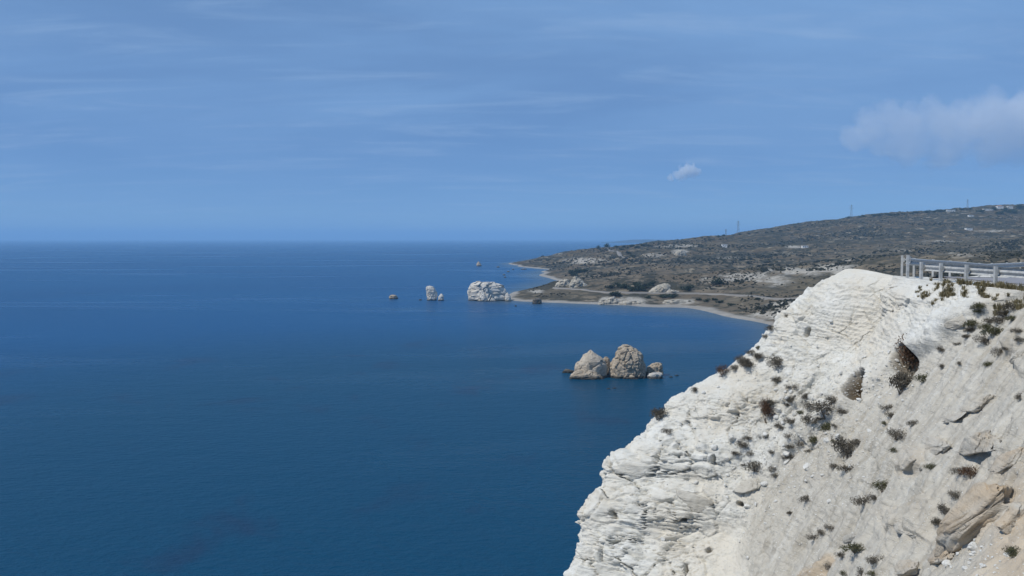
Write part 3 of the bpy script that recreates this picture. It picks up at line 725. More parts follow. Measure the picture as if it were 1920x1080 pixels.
# ------------------------------------------------------------------ guardrail
def w_beam(path, zs, name, parent, mat):
    prof = [(0.0, 0.31), (0.02, 0.305), (0.075, 0.262), (0.08, 0.225), (0.02, 0.18), (0.012, 0.155), (0.02, 0.13), (0.08, 0.085), (0.075, 0.048), (0.02, 0.005), (0.0, 0.0)]
    path = np.array(path); t = np.gradient(path, axis=0); t /= np.linalg.norm(t, axis=1, keepdims=True)
    nr = np.stack([t[:, 1], -t[:, 0]], -1)             # towards the road
    rows = []
    for inset in (0.0, -0.006):
        for (u, h) in (prof if inset == 0 else prof[::-1]):
            q = path + nr * (u + inset); rows.append(np.concatenate([q, (np.array(zs) + h)[:, None]], -1))
    rows.append(rows[0])
    return obj(name, mesh_of(name, np.array(rows), grid_faces(len(rows), len(path)), mat), parent)
def guardrail(label, sps, hs, group):
    b, n = road_frame(np.array(sps)); z = road_z(np.array(sps))
    root = empty('guardrail', (b[0][0], b[0][1], z[0])); root0 = np.array([b[0][0], b[0][1], z[0]])
    fine = np.linspace(sps[0], sps[-1], 60); fb, fn = road_frame(fine)
    hz = np.interp(fine, sps, hs)
    w_beam((fb - fn * 0.10) - root0[:2], road_z(fine) + hz - root0[2], 'rail', root, M['galv'])
    for k, s in enumerate(sps):
        p = b[k] - root0[:2]; ax = [np.array([n[k][1], -n[k][0], 0]), np.array([n[k][0], n[k][1], 0]), np.array([0, 0, 1.0])]
        top = hs[k] + 0.34; zb = z[k] - root0[2]
        mb = MB()
        c = np.array([p[0], p[1], zb + (top - 0.4) / 2]); hh = (top + 0.4) / 2
        mb.box(c + ax[1] * 0.04, 0.06, 0.004, hh, ax)
        mb.box(c - ax[0] * 0.058, 0.003, 0.045, hh - 0.002, ax); mb.box(c + ax[0] * 0.058, 0.003, 0.045, hh - 0.002, ax)
        po = obj('post', mb.me('post', M['galv']), root)
        mb = MB(); mb.box(np.array([p[0], p[1], zb + hs[k] + 0.155]) - ax[1] * 0.055, 0.05, 0.042, 0.09, ax)
        obj('spacer', mb.me('spacer', M['galv']), po)
    tag(root, label, 'guardrail', group)
    return root
near_s = [10.5, 12.7, 14.9, 17.1, 19.3, 21.5, 23.6, 25.7, 27.7, 29.7, 31.6, 33.5, 35.1]
guardrail('grey steel guardrail on posts running along the near clifftop edge', near_s, [0.33] * 13, 'clifftop guardrails')
far_s = [37.2, 42.0, 47.0, 50.0, 53.0, 56.0, 59.0, 62.0, 66.0, 70.0, 74.0]
guardrail('shaded guardrail curving away round the road bend behind the near one', far_s, [0.58, 0.54] + [0.5] * 9, 'clifftop guardrails')

# ------------------------------------------------------------------ rocks from outlines
def stack_mesh(name, outline, d, depth_k, mat, seed, rough=0.12, nz=70, na=110, base_z=-1.2, crev=0.0, cr_sc=3.0, flat=2.6, back=1.0, lean=0.0, turn=0.0, fac=0.0):
    """outline: [(py, left px, right px)] from the top down; the rock stands in the sea at distance d"""
    o = np.array(outline, float)
    h = np.array([at(960, r[0], d)[2] for r in o]); xl = np.array([at(r[1], r[0], d)[0] for r in o]); xr = np.array([at(r[2], r[0], d)[0] for r in o])
    order = np.argsort(h); h, xl, xr = h[order], xl[order], xr[order]
    u = np.linspace(0, 1, nz); zs = h[0] + (h[-1] - h[0]) * (1 - (1 - u)**1.25)
    zs = np.concatenate([[base_z], zs]) if h[0] > base_z else zs
    L, Rr = np.interp(zs, h, xl), np.interp(zs, h, xr)
    cxm, hw = (L + Rr) / 2, (Rr - L) / 2
    W = hw.max()
    th = np.linspace(0, 2 * math.pi, na, endpoint=False)
    c, s = np.cos(th), np.sin(th)
    e = 2.0 / flat
    ux, uy = np.sign(c) * np.abs(c)**e, np.sign(s) * np.abs(s)**e
    tx = ux * math.cos(turn) - uy * math.sin(turn); ty = ux * math.sin(turn) + uy * math.cos(turn)
    ux, uy = tx / np.abs(tx).max(), ty / np.abs(ty).max()
    hy = np.minimum(hw * depth_k + 0.25 * W * depth_k * (hw / W), W * depth_k)
    X = cxm[:, None] + hw[:, None] * ux[None]
    Y = d + lean * zs[:, None] + hy[:, None] * uy[None] * back
    V = np.stack([X, Y, np.repeat(zs[:, None], na, 1)], -1)
    cen = np.stack([cxm, np.full_like(cxm, d), zs], -1)[:, None]
    out = V - cen; out[..., 2] = 0.25 * W * (zs[:, None] - zs.mean()) / (np.ptp(zs) + 1e-6)
    out /= np.linalg.norm(out, axis=-1, keepdims=True) + 1e-6
    P = V / W
    q = rough * W * (fbm(P * 2.2, 5, seed, 0.55))
    f1, f2, cid, fc = worley(P * cr_sc * np.array([1, 1, 0.6]) + 0.2 * fbm(P * 3, 2, seed + 4)[..., None], seed + 7, True)
    q += W * (crev * 0.9 + fac) / cr_sc * 2.2 * fc
    q += W * crev * ((cid - 0.5) * 0.7 * sstep(0, 0.12, f2 - f1) - 0.6 * (1 - sstep(0, 0.14, f2 - f1)))
    g1, g2, gid = worley(P * cr_sc * 2.7, seed + 12)
    q += W * crev * 0.35 * (gid - 0.5) * sstep(0, 0.15, g2 - g1)
    edge = sstep(0, 0.12, hw / W)[:, None]
    V = V + out * (q * edge)[..., None]
    V[..., 2] += 0.35 * rough * W * fbm(P * 2.5 + 5, 4, seed + 3) * (0.3 + edge * 0.7) * sstep(0, 0.2, (zs - zs[0]) / (zs[-1] - zs[0]))[:, None]
    base = np.array([cxm[0], d, 0.0])
    top = V[-1].mean(0) + np.array([0, 0, 0.02 * W])
    Vf = np.concatenate([V.reshape(-1, 3), top[None]]) - base
    nr = len(zs); F = grid_faces(nr, na, True).tolist()
    F += [((nr - 1) * na + k, (nr - 1) * na + (k + 1) % na, nr * na) for k in range(na)]
    return mesh_of(name, Vf, F, mat), base
def rock(name, outline, py_base, label, cat='rock', group=None, mat='stack', depth_k=0.7, **k):
    d = float(atz(960, py_base, 0)[1]) + k.pop('dd', 0)
    me, b = stack_mesh(name, outline, d, depth_k, M[mat], **k)
    return tag(obj(name, me, None, b), label, cat, group)
G1 = 'limestone sea stacks off the point'
rock('sea_stack', [(527.5, 890, 906), (529, 886, 922), (532, 881, 936), (536, 879, 943), (543, 877, 949), (550, 876.5, 953), (558, 877, 957), (563, 878, 958), (568, 877, 959)], 563.5,
     'largest pale limestone sea stack, broad and flat topped, off the point', 'sea stack', G1, seed=5, rough=0.09, crev=0.13, cr_sc=3.2, depth_k=0.6, flat=4.5, na=190, nz=100, turn=0.62)
rock('boulder', [(549, 950.5, 952), (552, 948, 955), (557, 947, 957.5), (563, 947, 958.5), (567, 946, 960)], 563.5, 'upright boulder leaning on the right end of the largest sea stack', 'boulder', None, seed=8, rough=0.12, crev=0.1, depth_k=0.8, dd=-9)
rock('sea_stack', [(536, 801, 808), (538, 799.5, 812), (542, 799, 816), (548, 799.5, 819), (554, 800, 820.5), (560, 801, 818.5), (563, 801.5, 818), (567, 801, 818)], 563,
     'tall narrow sea stack standing alone left of the largest one', 'sea stack', G1, seed=12, rough=0.12, crev=0.13, cr_sc=2.6, depth_k=0.75, mat='stack')
rock('boulder', [(551, 827, 829), (553.5, 824, 831), (557, 822, 832), (563, 821.5, 832), (567, 821, 832)], 563.5, 'small rounded boulder beside the foot of the tall narrow stack', 'boulder', None, seed=15, rough=0.12, crev=0.08, depth_k=0.9)
rock('reef_rock', [(553, 733, 741), (555, 730.5, 744), (558, 730, 746), (561.5, 731, 745), (564, 731, 745)], 560.5, 'low flat rock awash farthest left in the bay', 'rock', None, seed=18, rough=0.16, crev=0.1, mat='stack_tan', depth_k=0.8)
rock('reef_rock', [(490.5, 896.5, 898), (493, 894.5, 900), (496, 893.5, 902), (499.5, 893.5, 903), (502, 893, 903)], 499, 'distant pointed rock standing in open water beyond the stacks', 'rock', None, seed=21, rough=0.15, crev=0.1, mat='stack_tan', depth_k=0.8)
rock('reef_rock', [(559, 1002, 1011), (561, 1000, 1014), (565, 998.5, 1015.5), (569.5, 998.5, 1015.5), (572, 998, 1016)], 569.5, 'dark blunt rock at the water edge in front of the shingle spit', 'rock', None, seed=24, rough=0.15, crev=0.12, mat='reef', depth_k=0.8)
for k, (x, y, w_) in enumerate([(967, 574, 2.4), (788, 562.5, 3), (945, 515.5, 3), (953, 509.5, 3), (962, 505.5, 2), (947, 520, 2.5), (934, 501, 3), (982, 505, 6)]):
    rock('reef_rock', [(y - 1.6, x - 1, x + 1), (y - 0.8, x - w_ * 0.8, x + w_ * 0.8), (y + 0.6, x - w_, x + w_), (y + 2, x - w_, x + w_)], y + 0.4,
         'tiny dark reef rock just breaking the surface off the point', 'rock', 'tiny reef rocks off the point', seed=30 + k, rough=0.15, mat='reef', nz=8, na=18, depth_k=0.9, base_z=-0.6)
# the pair of rocks in the near bay
G2 = 'pair of rocks in the near bay'
rock('sea_stack', [(656.5, 1106, 1108.5), (660, 1101, 1113), (665, 1092, 1119), (668.5, 1090, 1127), (673, 1087, 1131), (682, 1080, 1138), (690, 1078, 1139.5), (699, 1078, 1139), (708, 1077, 1138), (716, 1076, 1138)], 707,
     'pointed pale rock, left of the pair standing in the near bay', 'sea stack', G2, seed=41, rough=0.05, crev=0.06, cr_sc=1.7, mat='stack_mid', depth_k=0.6, flat=2.6, turn=0.5, fac=0.04, na=170, nz=100)
rock('boulder', [(669, 1134, 1138), (672, 1131.5, 1142), (678, 1130, 1144.5), (688, 1129, 1146), (700, 1128, 1144), (716, 1127, 1143)], 705, 'narrow boulder wedged between the two rocks of the near pair', 'boulder', None, seed=44, rough=0.12, crev=0.1, depth_k=0.8, dd=4, mat='stack_tan')
rock('sea_stack', [(648.5, 1168, 1178), (651, 1163, 1187), (656, 1159, 1194), (662, 1156, 1201), (669, 1153, 1206), (680, 1148, 1208.5), (690, 1145, 1211), (700, 1144, 1212), (708, 1144, 1213), (716, 1143, 1213)], 707,
     'domed pitted tan rock, right of the pair standing in the near bay', 'sea stack', G2, seed=47, rough=0.11, crev=0.12, cr_sc=3.0, mat='stack_tan', depth_k=0.7, flat=2.3, fac=0.03, na=190, nz=110)
rock('boulder', [(681, 1227, 1238), (683, 1222, 1241.5), (688, 1215, 1242.5), (697, 1211, 1242), (707, 1209, 1241), (714, 1208, 1241)], 704, 'lower dark boulder at the right foot of the domed rock', 'boulder', None, seed=50, rough=0.14, crev=0.16, cr_sc=2.5, mat='stack_tan', depth_k=0.7)
rock('rock_ledge', [(699, 1224, 1238), (701, 1217, 1241.5), (705, 1214, 1242), (710, 1214, 1242), (714, 1213, 1243)], 709.5, 'flat pale ledge in front of the dark boulder right of the pair', 'rock', None, seed=53, rough=0.12, crev=0.1, mat='stack', depth_k=0.5, base_z=-0.8)
rock('rock_ledge', [(695, 1085, 1100), (698, 1075, 1118), (703, 1069, 1128), (709, 1066, 1134), (714, 1064, 1136)], 710, 'low brown ledge along the foot of the pointed rock', 'rock', None, seed=56, rough=0.12, crev=0.12, mat='stack_tan', depth_k=0.35, base_z=-0.8)
rock('rock_ledge', [(692.5, 1060, 1068), (695, 1056, 1076), (699, 1054, 1078), (702, 1053, 1079)], 698.5, 'thin dark ledge awash left of the pointed rock', 'rock', None, seed=59, rough=0.14, crev=0.1, mat='reef', depth_k=0.5, base_z=-0.8)
for x, y in [(1269, 704), (1258, 707), (1141, 729), (1152, 728)]:
    rock('reef_rock', [(y - 1.2, x - 2, x + 2), (y, x - 4, x + 4), (y + 2, x - 4, x + 4)], y + 0.3, 'sliver of dark reef awash near the pair of rocks', 'rock', 'reef slivers by the near pair', seed=int(x), rough=0.2, mat='reef', nz=8, na=18, depth_k=0.5, base_z=-0.5)

# ------------------------------------------------------------------ rocks standing on the headland
def land_rock(outline, pxb, pyb, label, group=None, mat='outcrop', name='rock_outcrop', **k):
    loc, _, _ = hit(HEAD, pxb, pyb)
    if loc is None: return
    me, b = stack_mesh(name, outline, loc.y, k.pop('depth_k', 0.6), M[mat], base_z=loc.z - 4, **k)
    return tag(obj(name, me, None, b), label, 'rock', group)
land_rock([(532, 1244, 1255), (535, 1232, 1258), (540, 1222, 1259), (545, 1216, 1260), (551, 1213, 1262)], 1238, 548.5, 'big pale smooth limestone outcrop beside the coast road', seed=71, rough=0.16, crev=0.12, flat=1.7)
land_rock([(543, 1250, 1262), (546, 1248, 1272), (552, 1246, 1276)], 1262, 549, 'low pale rock tail right of the big outcrop by the road', seed=72, rough=0.16, crev=0.14, flat=1.7)
land_rock([(523, 1055, 1062), (527, 1048, 1068), (533, 1042, 1070), (538, 1040, 1072)], 1055, 535, 'craggy pale outcrop on the spit behind the shingle beach', seed=73, rough=0.15, crev=0.15)
land_rock([(518, 1078, 1082), (525, 1072, 1090), (532, 1068, 1098), (538, 1066, 1104)], 1085, 536, 'jagged grey outcrop right of the craggy one on the spit', seed=74, rough=0.2, crev=0.2)
land_rock([(556.5, 1146, 1151), (561, 1139, 1156), (567, 1133, 1160), (573, 1130, 1162)], 1147, 569, 'pale boulder heap at the beach edge in mid bay', seed=75, rough=0.18, crev=0.2, depth_k=0.5)
land_rock([(561, 1130, 1136), (566, 1124, 1142), (573, 1120, 1144)], 1132, 570, 'smaller boulder at the left of the beach heap', seed=76, rough=0.18, crev=0.2)
land_rock([(562, 1252, 1280), (566, 1245, 1290), (572, 1242, 1294)], 1268, 569, 'low pale cliff bank above the mid bay beach', seed=77, rough=0.12, crev=0.12, depth_k=0.3)
land_rock([(564, 1170, 1200), (568, 1160, 1212), (573, 1158, 1216)], 1188, 570, 'long low reddish bank behind the narrow beach', seed=78, rough=0.12, crev=0.12, depth_k=0.3)
land_rock([(469, 1272, 1280), (474, 1266, 1286), (480, 1262, 1288)], 1275, 478, 'white crag standing out on the middle of the headland', seed=79, rough=0.18, crev=0.18)

# ------------------------------------------------------------------ coast road on the headland
def land_road(name, pix, width, label):
    pts = []
    for (x, y) in pix:
        loc, _, _ = hit(HEAD, x, y)
        if loc is not None: pts.append(np.array(loc))
    pts = np.array(pts); u = np.linspace(0, len(pts) - 1, 90)
    c = np.stack([np.interp(u, range(len(pts)), pts[:, k]) for k in (0, 1)], -1)
    for _ in range(12): c[1:-1] = (c[:-2] + 2 * c[1:-1] + c[2:]) / 4
    t = np.gradient(c, axis=0); t /= np.linalg.norm(t, axis=1, keepdims=True); n = np.stack([-t[:, 1], t[:, 0]], -1)
    rows = []
    zc = np.array([ground(HEAD, q[0], q[1])[0].z for q in c])
    for _ in range(10): zc[1:-1] = (zc[:-2] + 2 * zc[1:-1] + zc[2:]) / 4
    for o, dz in ((-width / 2 - 0.6, -2.5), (-width / 2, 0.9), (width / 2, 0.9), (width / 2 + 0.6, -2.5)):
        rows.append(np.concatenate([c + n * o, (zc + dz)[:, None]], -1))
    tag(obj(name, mesh_of(name, np.array(rows), grid_faces(4, 90), M['dirtroad'], False)), label, kind='structure')
land_road('coast_road', [(1150, 549), (1180, 550), (1210, 549.5), (1240, 550), (1290, 550), (1330, 551), (1380, 554), (1430, 557), (1490, 560), (1530, 562)], 5.5, 'pale coast road running behind the beach')
land_road('path', [(1040, 540), (1070, 542), (1100, 545), (1130, 548), (1150, 549)], 5, 'pale track across the spit')
land_road('hill_road', [(1138, 465), (1150, 471), (1162, 477), (1175, 484)], 8, 'road running down the back of the headland')

# ------------------------------------------------------------------ vegetation meshes
def leaf_cloud(name, n, size, mat, seed, squash=0.8, lobes=5, up=0.0, shell=0.55, aspect=0.45, spread=0.33):
    r = np.random.default_rng(seed)
    c = r.normal(0, spread, (lobes, 3)); c[:, 2] = np.abs(c[:, 2]) * 0.8 + 0.28; rad = r.uniform(0.28, 0.46, lobes)
    k = r.integers(0, lobes, n); v = r.normal(size=(n, 3)); v /= np.linalg.norm(v, axis=1, keepdims=True)
    q = c[k] + v * (rad[k] * (shell + (1 - shell) * r.random(n)))[:, None]
    q[:, 2] = np.maximum(q[:, 2], 0.02) * squash
    a = v * 0.6 + r.normal(0, 0.7, (n, 3)); a[:, 2] += up; a /= np.linalg.norm(a, axis=1, keepdims=True)
    b = np.cross(a, r.normal(size=(n, 3))); b /= np.linalg.norm(b, axis=1, keepdims=True)
    s = size * r.uniform(0.6, 1.4, n)[:, None]
    V = np.stack([q - a * s - b * s * aspect * 0.4, q + b * s * aspect * 0.6 - a * s * 0.2, q + a * s, q - b * s * aspect * 0.6 + a * s * 0.1], 1).reshape(-1, 3)
    F = np.arange(4 * n).reshape(n, 4)
    return mesh_of(name, V, F, mat, False)
def stem_mesh(seed, h=0.6, n=6):
    r = random.Random(seed); mb = MB()
    for k in range(n):
        t = r.uniform(0, 6.28); l = r.uniform(0.25, 0.55)
        a = Vector((0.03 * math.cos(t), 0.03 * math.sin(t), -0.15)); b = Vector((l * math.cos(t) * 0.6, l * math.sin(t) * 0.6, r.uniform(0.3, h)))
        mb.bar(a, b, 0.022, 0.008, 4)
    return mb.me('stem', M['twig'])
SHR = [leaf_cloud('shrub_foliage', 1000, 0.052, M[m], 100 + k, sq * 1.05, 7, 0.3, 0.3, 0.5, 0.22) for k, (m, sq) in enumerate([('shrub', .8), ('shrub', .65), ('shrub', .9), ('shrub_red', .9), ('shrub_olive', .7), ('shrub', .55)])]
STEM = [stem_mesh(k) for k in range(3)]
def place_up(px, py, bvh=CLIFF):
    loc, nrm, dist = hit(bvh, px, py)
    return (None, None, None) if loc is None or dist > 70 else (loc, nrm, dist)
def shrub(px, py, wpx, label, group, var=None, tall=1.0, parts=False):
    loc, nrm, dist = place_up(px, py + wpx * 0.25)
    if loc is None: return
    w_ = wpx / FPX * dist * 1.15
    v = random.choice([0, 1, 2, 0, 1, 5, 4]) if var is None else var
    sc = (w_, w_ * random.uniform(0.9, 1.1), w_ * random.uniform(0.85, 1.15) * tall); rz = random.uniform(0, 6.28)
    if parts:
        r_ = empty('shrub', loc); r_.rotation_euler = (0, 0, rz); r_.scale = sc
        obj('foliage', SHR[v], r_); obj('stem', random.choice(STEM), r_)
    else:
        r_ = obj('shrub', SHR[v], None, loc); r_.rotation_euler = (random.uniform(-.2, .2), random.uniform(-.2, .2), rz); r_.scale = sc
    tag(r_, label, 'shrub', group)
ORD = ['first', 'second', 'third', 'fourth', 'fifth', 'sixth', 'seventh', 'eighth', 'ninth', 'tenth', 'eleventh', 'twelfth', 'thirteenth', 'fourteenth', 'fifteenth', 'sixteenth', 'seventeenth']
def rows_of(pts, names):
    """sort spots into rows from the top down and number each row from the left"""
    pts = sorted(pts, key=lambda p: p[1]); k = len(names); out = []
    for r_, nm in enumerate(names):
        row = sorted(pts[len(pts) * r_ // k: len(pts) * (r_ + 1) // k])
        out += [(p, ORD[i], nm) for i, p in enumerate(row)]
    return out
for (x, y, s), o_, r_ in rows_of([(1401, 684, 25), (1453, 682, 30), (1422, 669, 16), (1483, 751, 17), (1515, 746, 15), (1459, 714, 18), (1483, 728, 15), (1443, 758, 22), (1518, 766, 22), (1562, 752, 18), (1583, 772, 18),
                  (1521, 789, 26), (1483, 791, 18), (1464, 800, 18), (1546, 803, 26), (1564, 801, 10), (1483, 820, 18), (1431, 820, 14), (1402, 821, 14), (1528, 827, 17), (1564, 829, 9), (1502, 834, 16), (1484, 838, 15),
                  (1388, 836, 20), (1383, 853, 14), (1407, 853, 14), (1448, 849, 10), (1515, 846, 10), (1477, 858, 15), (1448, 881, 16), (1455, 893, 12), (1563, 877, 14), (1393, 873, 9), (1605, 831, 16), (1475, 760, 10), (1500, 775, 12), (1540, 785, 12)], ['top', 'second', 'third', 'bottom']):
    shrub(x, y, s, 'dry shrub in the mid-slope rubble, %s from the left in the %s row' % (o_, r_), 'shrubs among the mid-slope rubble')
for (x, y, s), o_, r_ in rows_of([(1621, 943, 28), (1513, 938, 15), (1482, 962, 12), (1556, 991, 18), (1527, 1010, 18), (1578, 1044, 14), (1643, 1053, 25), (1554, 1063, 17), (1792, 931, 17), (1770, 962, 18), (1758, 981, 20), (1673, 845, 14),
                  (1580, 1076, 14), (1614, 1075, 18), (1638, 1077, 16), (1802, 887, 16), (1711, 796, 13), (1746, 877, 16), (1659, 794, 10), (1640, 935, 14), (1540, 1000, 14)], ['upper', 'middle', 'lowest']):
    shrub(x, y, s, 'small shrub on the lower gravel slope, %s from the left in its %s row' % (o_, r_), 'shrubs on the lower gravel slope')
for (x, y, s), o_, r_ in rows_of([(1871, 666, 22), (1853, 684, 18), (1766, 690, 10), (1842, 637, 24), (1864, 624, 26), (1904, 621, 15), (1914, 637, 14), (1794, 646, 10), (1828, 607, 26), (1856, 604, 20), (1766, 656, 14), (1912, 746, 16), (1800, 682, 9),
                  (1732, 713, 24), (1664, 766, 18), (1671, 779, 17), (1880, 590, 24), (1900, 578, 22), (1838, 575, 20), (1815, 620, 16), (1886, 655, 12), (1850, 615, 18), (1875, 605, 20), (1895, 598, 18), (1812, 632, 14), (1835, 585, 14)], ['top', 'middle', 'bottom']):
    shrub(x, y, s * 0.95, 'dry shrub on the slope below the guardrail, %s from the left in the %s row' % (o_, r_), 'shrubs on the slope below the guardrail')
shrub(1436, 780, 24, 'russet upright shrub among the darker ones on the mid cliff slope', 'single shrubs', 3, 1.5, True)
shrub(1546, 767, 38, 'widest dark shrub clump in the middle of the rubble slope', 'single shrubs', 0, 0.8, True)
shrub(1585, 850, 34, 'spiky grey shrub lowest right of the rubble slope', 'single shrubs', 2, 1.2, True)
shrub(1588, 879, 28, 'low spreading shrub just beneath the spiky grey one', 'single shrubs', 1, 0.8, True)
shrub(1418, 879, 26, 'dark shrub alone at the lower left of the rubble slope', 'single shrubs', 0, 1.0, True)
shrub(1704, 684, 38, 'big dark brown bush in the hollow beneath the spur edge', 'single shrubs', 3, 1.5, True)
shrub(1690, 724, 40, 'grey dry bush hanging below the big brown one', 'single shrubs', 5, 1.3, True)
shrub(1681, 819, 22, 'shrub just above the cream ledge on the right slope', 'single shrubs', 0, 1.0, True)
shrub(1655, 914, 28, 'brown shrub alone on the smooth gravel chute', 'single shrubs', 4, 0.9, True)
shrub(1604, 1025, 34, 'long brown shrub at the bottom edge of the gravel slope', 'single shrubs', 4, 0.7, True)
shrub(1819, 890, 26, 'shrub tucked just above the great tan outcrop', 'single shrubs', 3, 0.8, True)
shrub(1893, 1032, 30, 'shrub in the shade below the great tan outcrop', 'single shrubs', 4, 0.8, True)
shrub(1234, 782, 22, 'grey shrub clinging to the cliff edge above the sea', 'single shrubs', 5, 1.6, True)
shrub(1252, 811, 13, 'round dark shrub on the bare white face near the cliff edge', 'single shrubs', 0, 1.0, True)
shrub(1302, 733, 12, 'tiny shrub behind the flat ledge of the cliff edge', 'single shrubs', 0, 1.0)
shrub(1356, 700, 19, 'brown shrub on the skyline of the cliff edge', 'single shrubs', 3, 1.1, True)
for (x, y, s), o_, r_ in rows_of([(1396, 681, 20), (1392, 674, 18), (1421, 652, 12), (1425, 670, 16), (1446, 617, 14), (1410, 662, 12), (1376, 692, 14), (1436, 632, 10), (1473, 592, 9)], ['only']):
    shrub(x, y, s, 'grey shrub on the skyline edge of the spur, %s from the left' % o_, 'shrubs along the spur edge')

# dry grass at the foot of the rail: tufts
def tuft_mesh(seed, n=46):
    r = np.random.default_rng(seed); V, F = [], []
    for k in range(n):
        t = r.uniform(0, 6.28); l = r.uniform(0.5, 1.0); sp = r.uniform(0.1, 0.6)
        b = np.array([r.normal(0, .14), r.normal(0, .14), -0.05]); tip = b + np.array([math.cos(t) * sp, math.sin(t) * sp, l])
        mid = b + (tip - b) * 0.55 + np.array([0, 0, 0.1]); s = np.array([-math.sin(t), math.cos(t), 0]) * 0.03
        i = len(V); V += [b - s, b + s, mid + s * .8, mid - s * .8, tip]; F += [(i, i + 1, i + 2, i + 3), (i + 3, i + 2, i + 4)]
    return mesh_of('grass_tuft', np.array(V), F, M['straw'], False)
TUFT = [tuft_mesh(200 + k) for k in range(4)]
for k in range(220):
    s = random.uniform(20, 34.0); o = random.uniform(0.0, 0.8) + 0.2 * math.sin(s)
    b, n = road_frame(np.array([s])); q = b[0] + n[0] * o
    loc, nr = ground(CLIFF, q[0], q[1])
    if loc is None or loc.z < 57.3: continue
    t = obj('grass_tuft', random.choice(TUFT), None, loc); e = random.uniform(0.13, 0.3) * (0.6 if s > 33 else 1); t.scale = (e * 1.3, e * 1.3, e); t.rotation_euler = (0, 0, random.uniform(0, 6.28))
    tag(t, 'tuft of dry straw-coloured grass at the foot of the guardrail', 'grass tuft', 'grass tufts under the guardrail')

# ------------------------------------------------------------------ loose stones
def stone_mesh(seed, sub=2):
    import bmesh
    bm = bmesh.new(); bmesh.ops.create_icosphere(bm, subdivisions=sub, radius=1.0)
    V = np.array([v.co for v in bm.verts]); F = [[v.index for v in f.verts] for f in bm.faces]; bm.free()
    r = np.random.default_rng(seed)
    for _ in range(7):
        d = r.normal(size=3); d /= np.linalg.norm(d); k = r.uniform(0.45, 0.8); p = V @ d
        V -= np.outer(np.maximum(p - k, 0), d)
    V *= np.array([1.0, r.uniform(.6, .9), r.uniform(.35, .65)]) * (1 + 0.06 * vnoise(V * 2.3, seed))[:, None]
    return mesh_of('stone', V, F, M['stone'], False)
STN = [stone_mesh(300 + k, 2) for k in range(7)]
def stones(n, cx_, cy_, sx, sy, lo, hi, label, group):
    c = 0
    for k in range(n * 3):
        if c >= n: break
        x, y = random.gauss(cx_, sx), random.gauss(cy_, sy)
        if x > 1930 or y > 1095: continue
        loc, nr, dist = place_up(x, y)
        if loc is None or nr is None: continue
        r_ = lo * (hi / lo)**(random.random()**2.2) / FPX * dist * 0.5
        o = obj('stone', random.choice(STN), None, loc + Vector((0, 0, r_ * 0.15))); o.scale = (r_, r_, r_)
        o.rotation_euler = (random.uniform(-.5, .5), random.uniform(-.5, .5), random.uniform(0, 6.28))
        tag(o, label, 'stone', group); c += 1
stones(160, 1495, 800, 85, 75, 5, 20, 'loose white stone among the shrubs on the mid cliff slope', 'stones on the mid slope')
stones(60, 1660, 715, 30, 30, 4, 14, 'white stone in the rubble below the hollows of the spur edge', 'stones below the hollows')
stones(60, 1400, 960, 90, 60, 4, 14, 'white stone resting on the lower left cliff face', 'stones on the lower face')
stones(50, 1840, 1050, 50, 22, 6, 26, 'broken pale stone below the great tan outcrop', 'stones below the outcrop')

def pebble_field():
    base = np.array([[1, 0, 0], [-.5, .8, 0], [-.5, -.8, .1], [0, 0, .7], [.1, 0, -.4]]); fb = [(0, 1, 3), (1, 2, 3), (2, 0, 3), (1, 0, 4), (2, 1, 4), (0, 2, 4)]
    V, F = [], []
    for k in range(9000):
        if random.random() < 0.5: x, y = random.gauss(1500, 110), random.gauss(800, 85)
        else: x, y = random.uniform(1200, 1925), random.uniform(560, 1085)
        loc, nr, dist = place_up(x, y)
        if loc is None: continue
        r_ = random.uniform(1.2, 4.2) / FPX * dist * 0.5
        q = Matrix.Rotation(random.uniform(0, 6.28), 3, 'Z') @ Matrix.Rotation(random.uniform(-.6, .6), 3, 'X')
        i = len(V); V += [np.array(loc) + np.array(q @ Vector(b * r_)) for b in base]; F += [tuple(a + i for a in f) for f in fb]
    o = obj('gravel', mesh_of('gravel', np.array(V), F, M['stone'], False))
    tag(o, 'scattered chalk gravel all over the cliff slope', 'gravel', kind='stuff')
pebble_field()

# ------------------------------------------------------------------ scrub, bushes and trees on the headland
BUSH = [leaf_cloud('bush', 90, 0.2, M['scrub'], 400 + k, 0.75, 4, 0.2, 0.5, 0.8) for k in range(5)]
placed = 0
cand = []; spots = []
for k in range(20000):
    x, y = random.uniform(990, 1920), random.uniform(395, 600)
    loc, nr, dist = hit(HEAD, x, y)
    if loc is None or loc.z < 3.2 or dist < 500: continue
    spots.append((x, y, loc.copy(), dist))
clump = fbm(np.array([[q[2].x / 120, q[2].y / 120, 0] for q in spots]), 4, 61, 0.6)
for (x, y, loc, dist), n in zip(spots, clump):
    if 1420 < x < 1590 and 508 < y < 552 and random.random() < 0.85: continue
    if n * 2.0 + random.uniform(-0.45, 0.45) < 0.0: continue
    size = random.uniform(1.2, 3.4) * (1.35 if n > 0.2 else 0.85) * (0.68 if dist < 1200 else 1.0)
    cand.append((size / dist, loc, size))
cand.sort(key=lambda c: -c[0])
for _, loc, size in cand[:280]:
    o = obj('bush', random.choice(BUSH), None, loc - Vector((0, 0, 0.2))); o.scale = (size * 1.15, size * 1.15, size * 0.85); o.rotation_euler = (0, 0, random.uniform(0, 6.28))
    tag(o, 'dark round scrub bush dotting the near brown slopes of the headland', 'bush', 'scrub bushes on the headland')
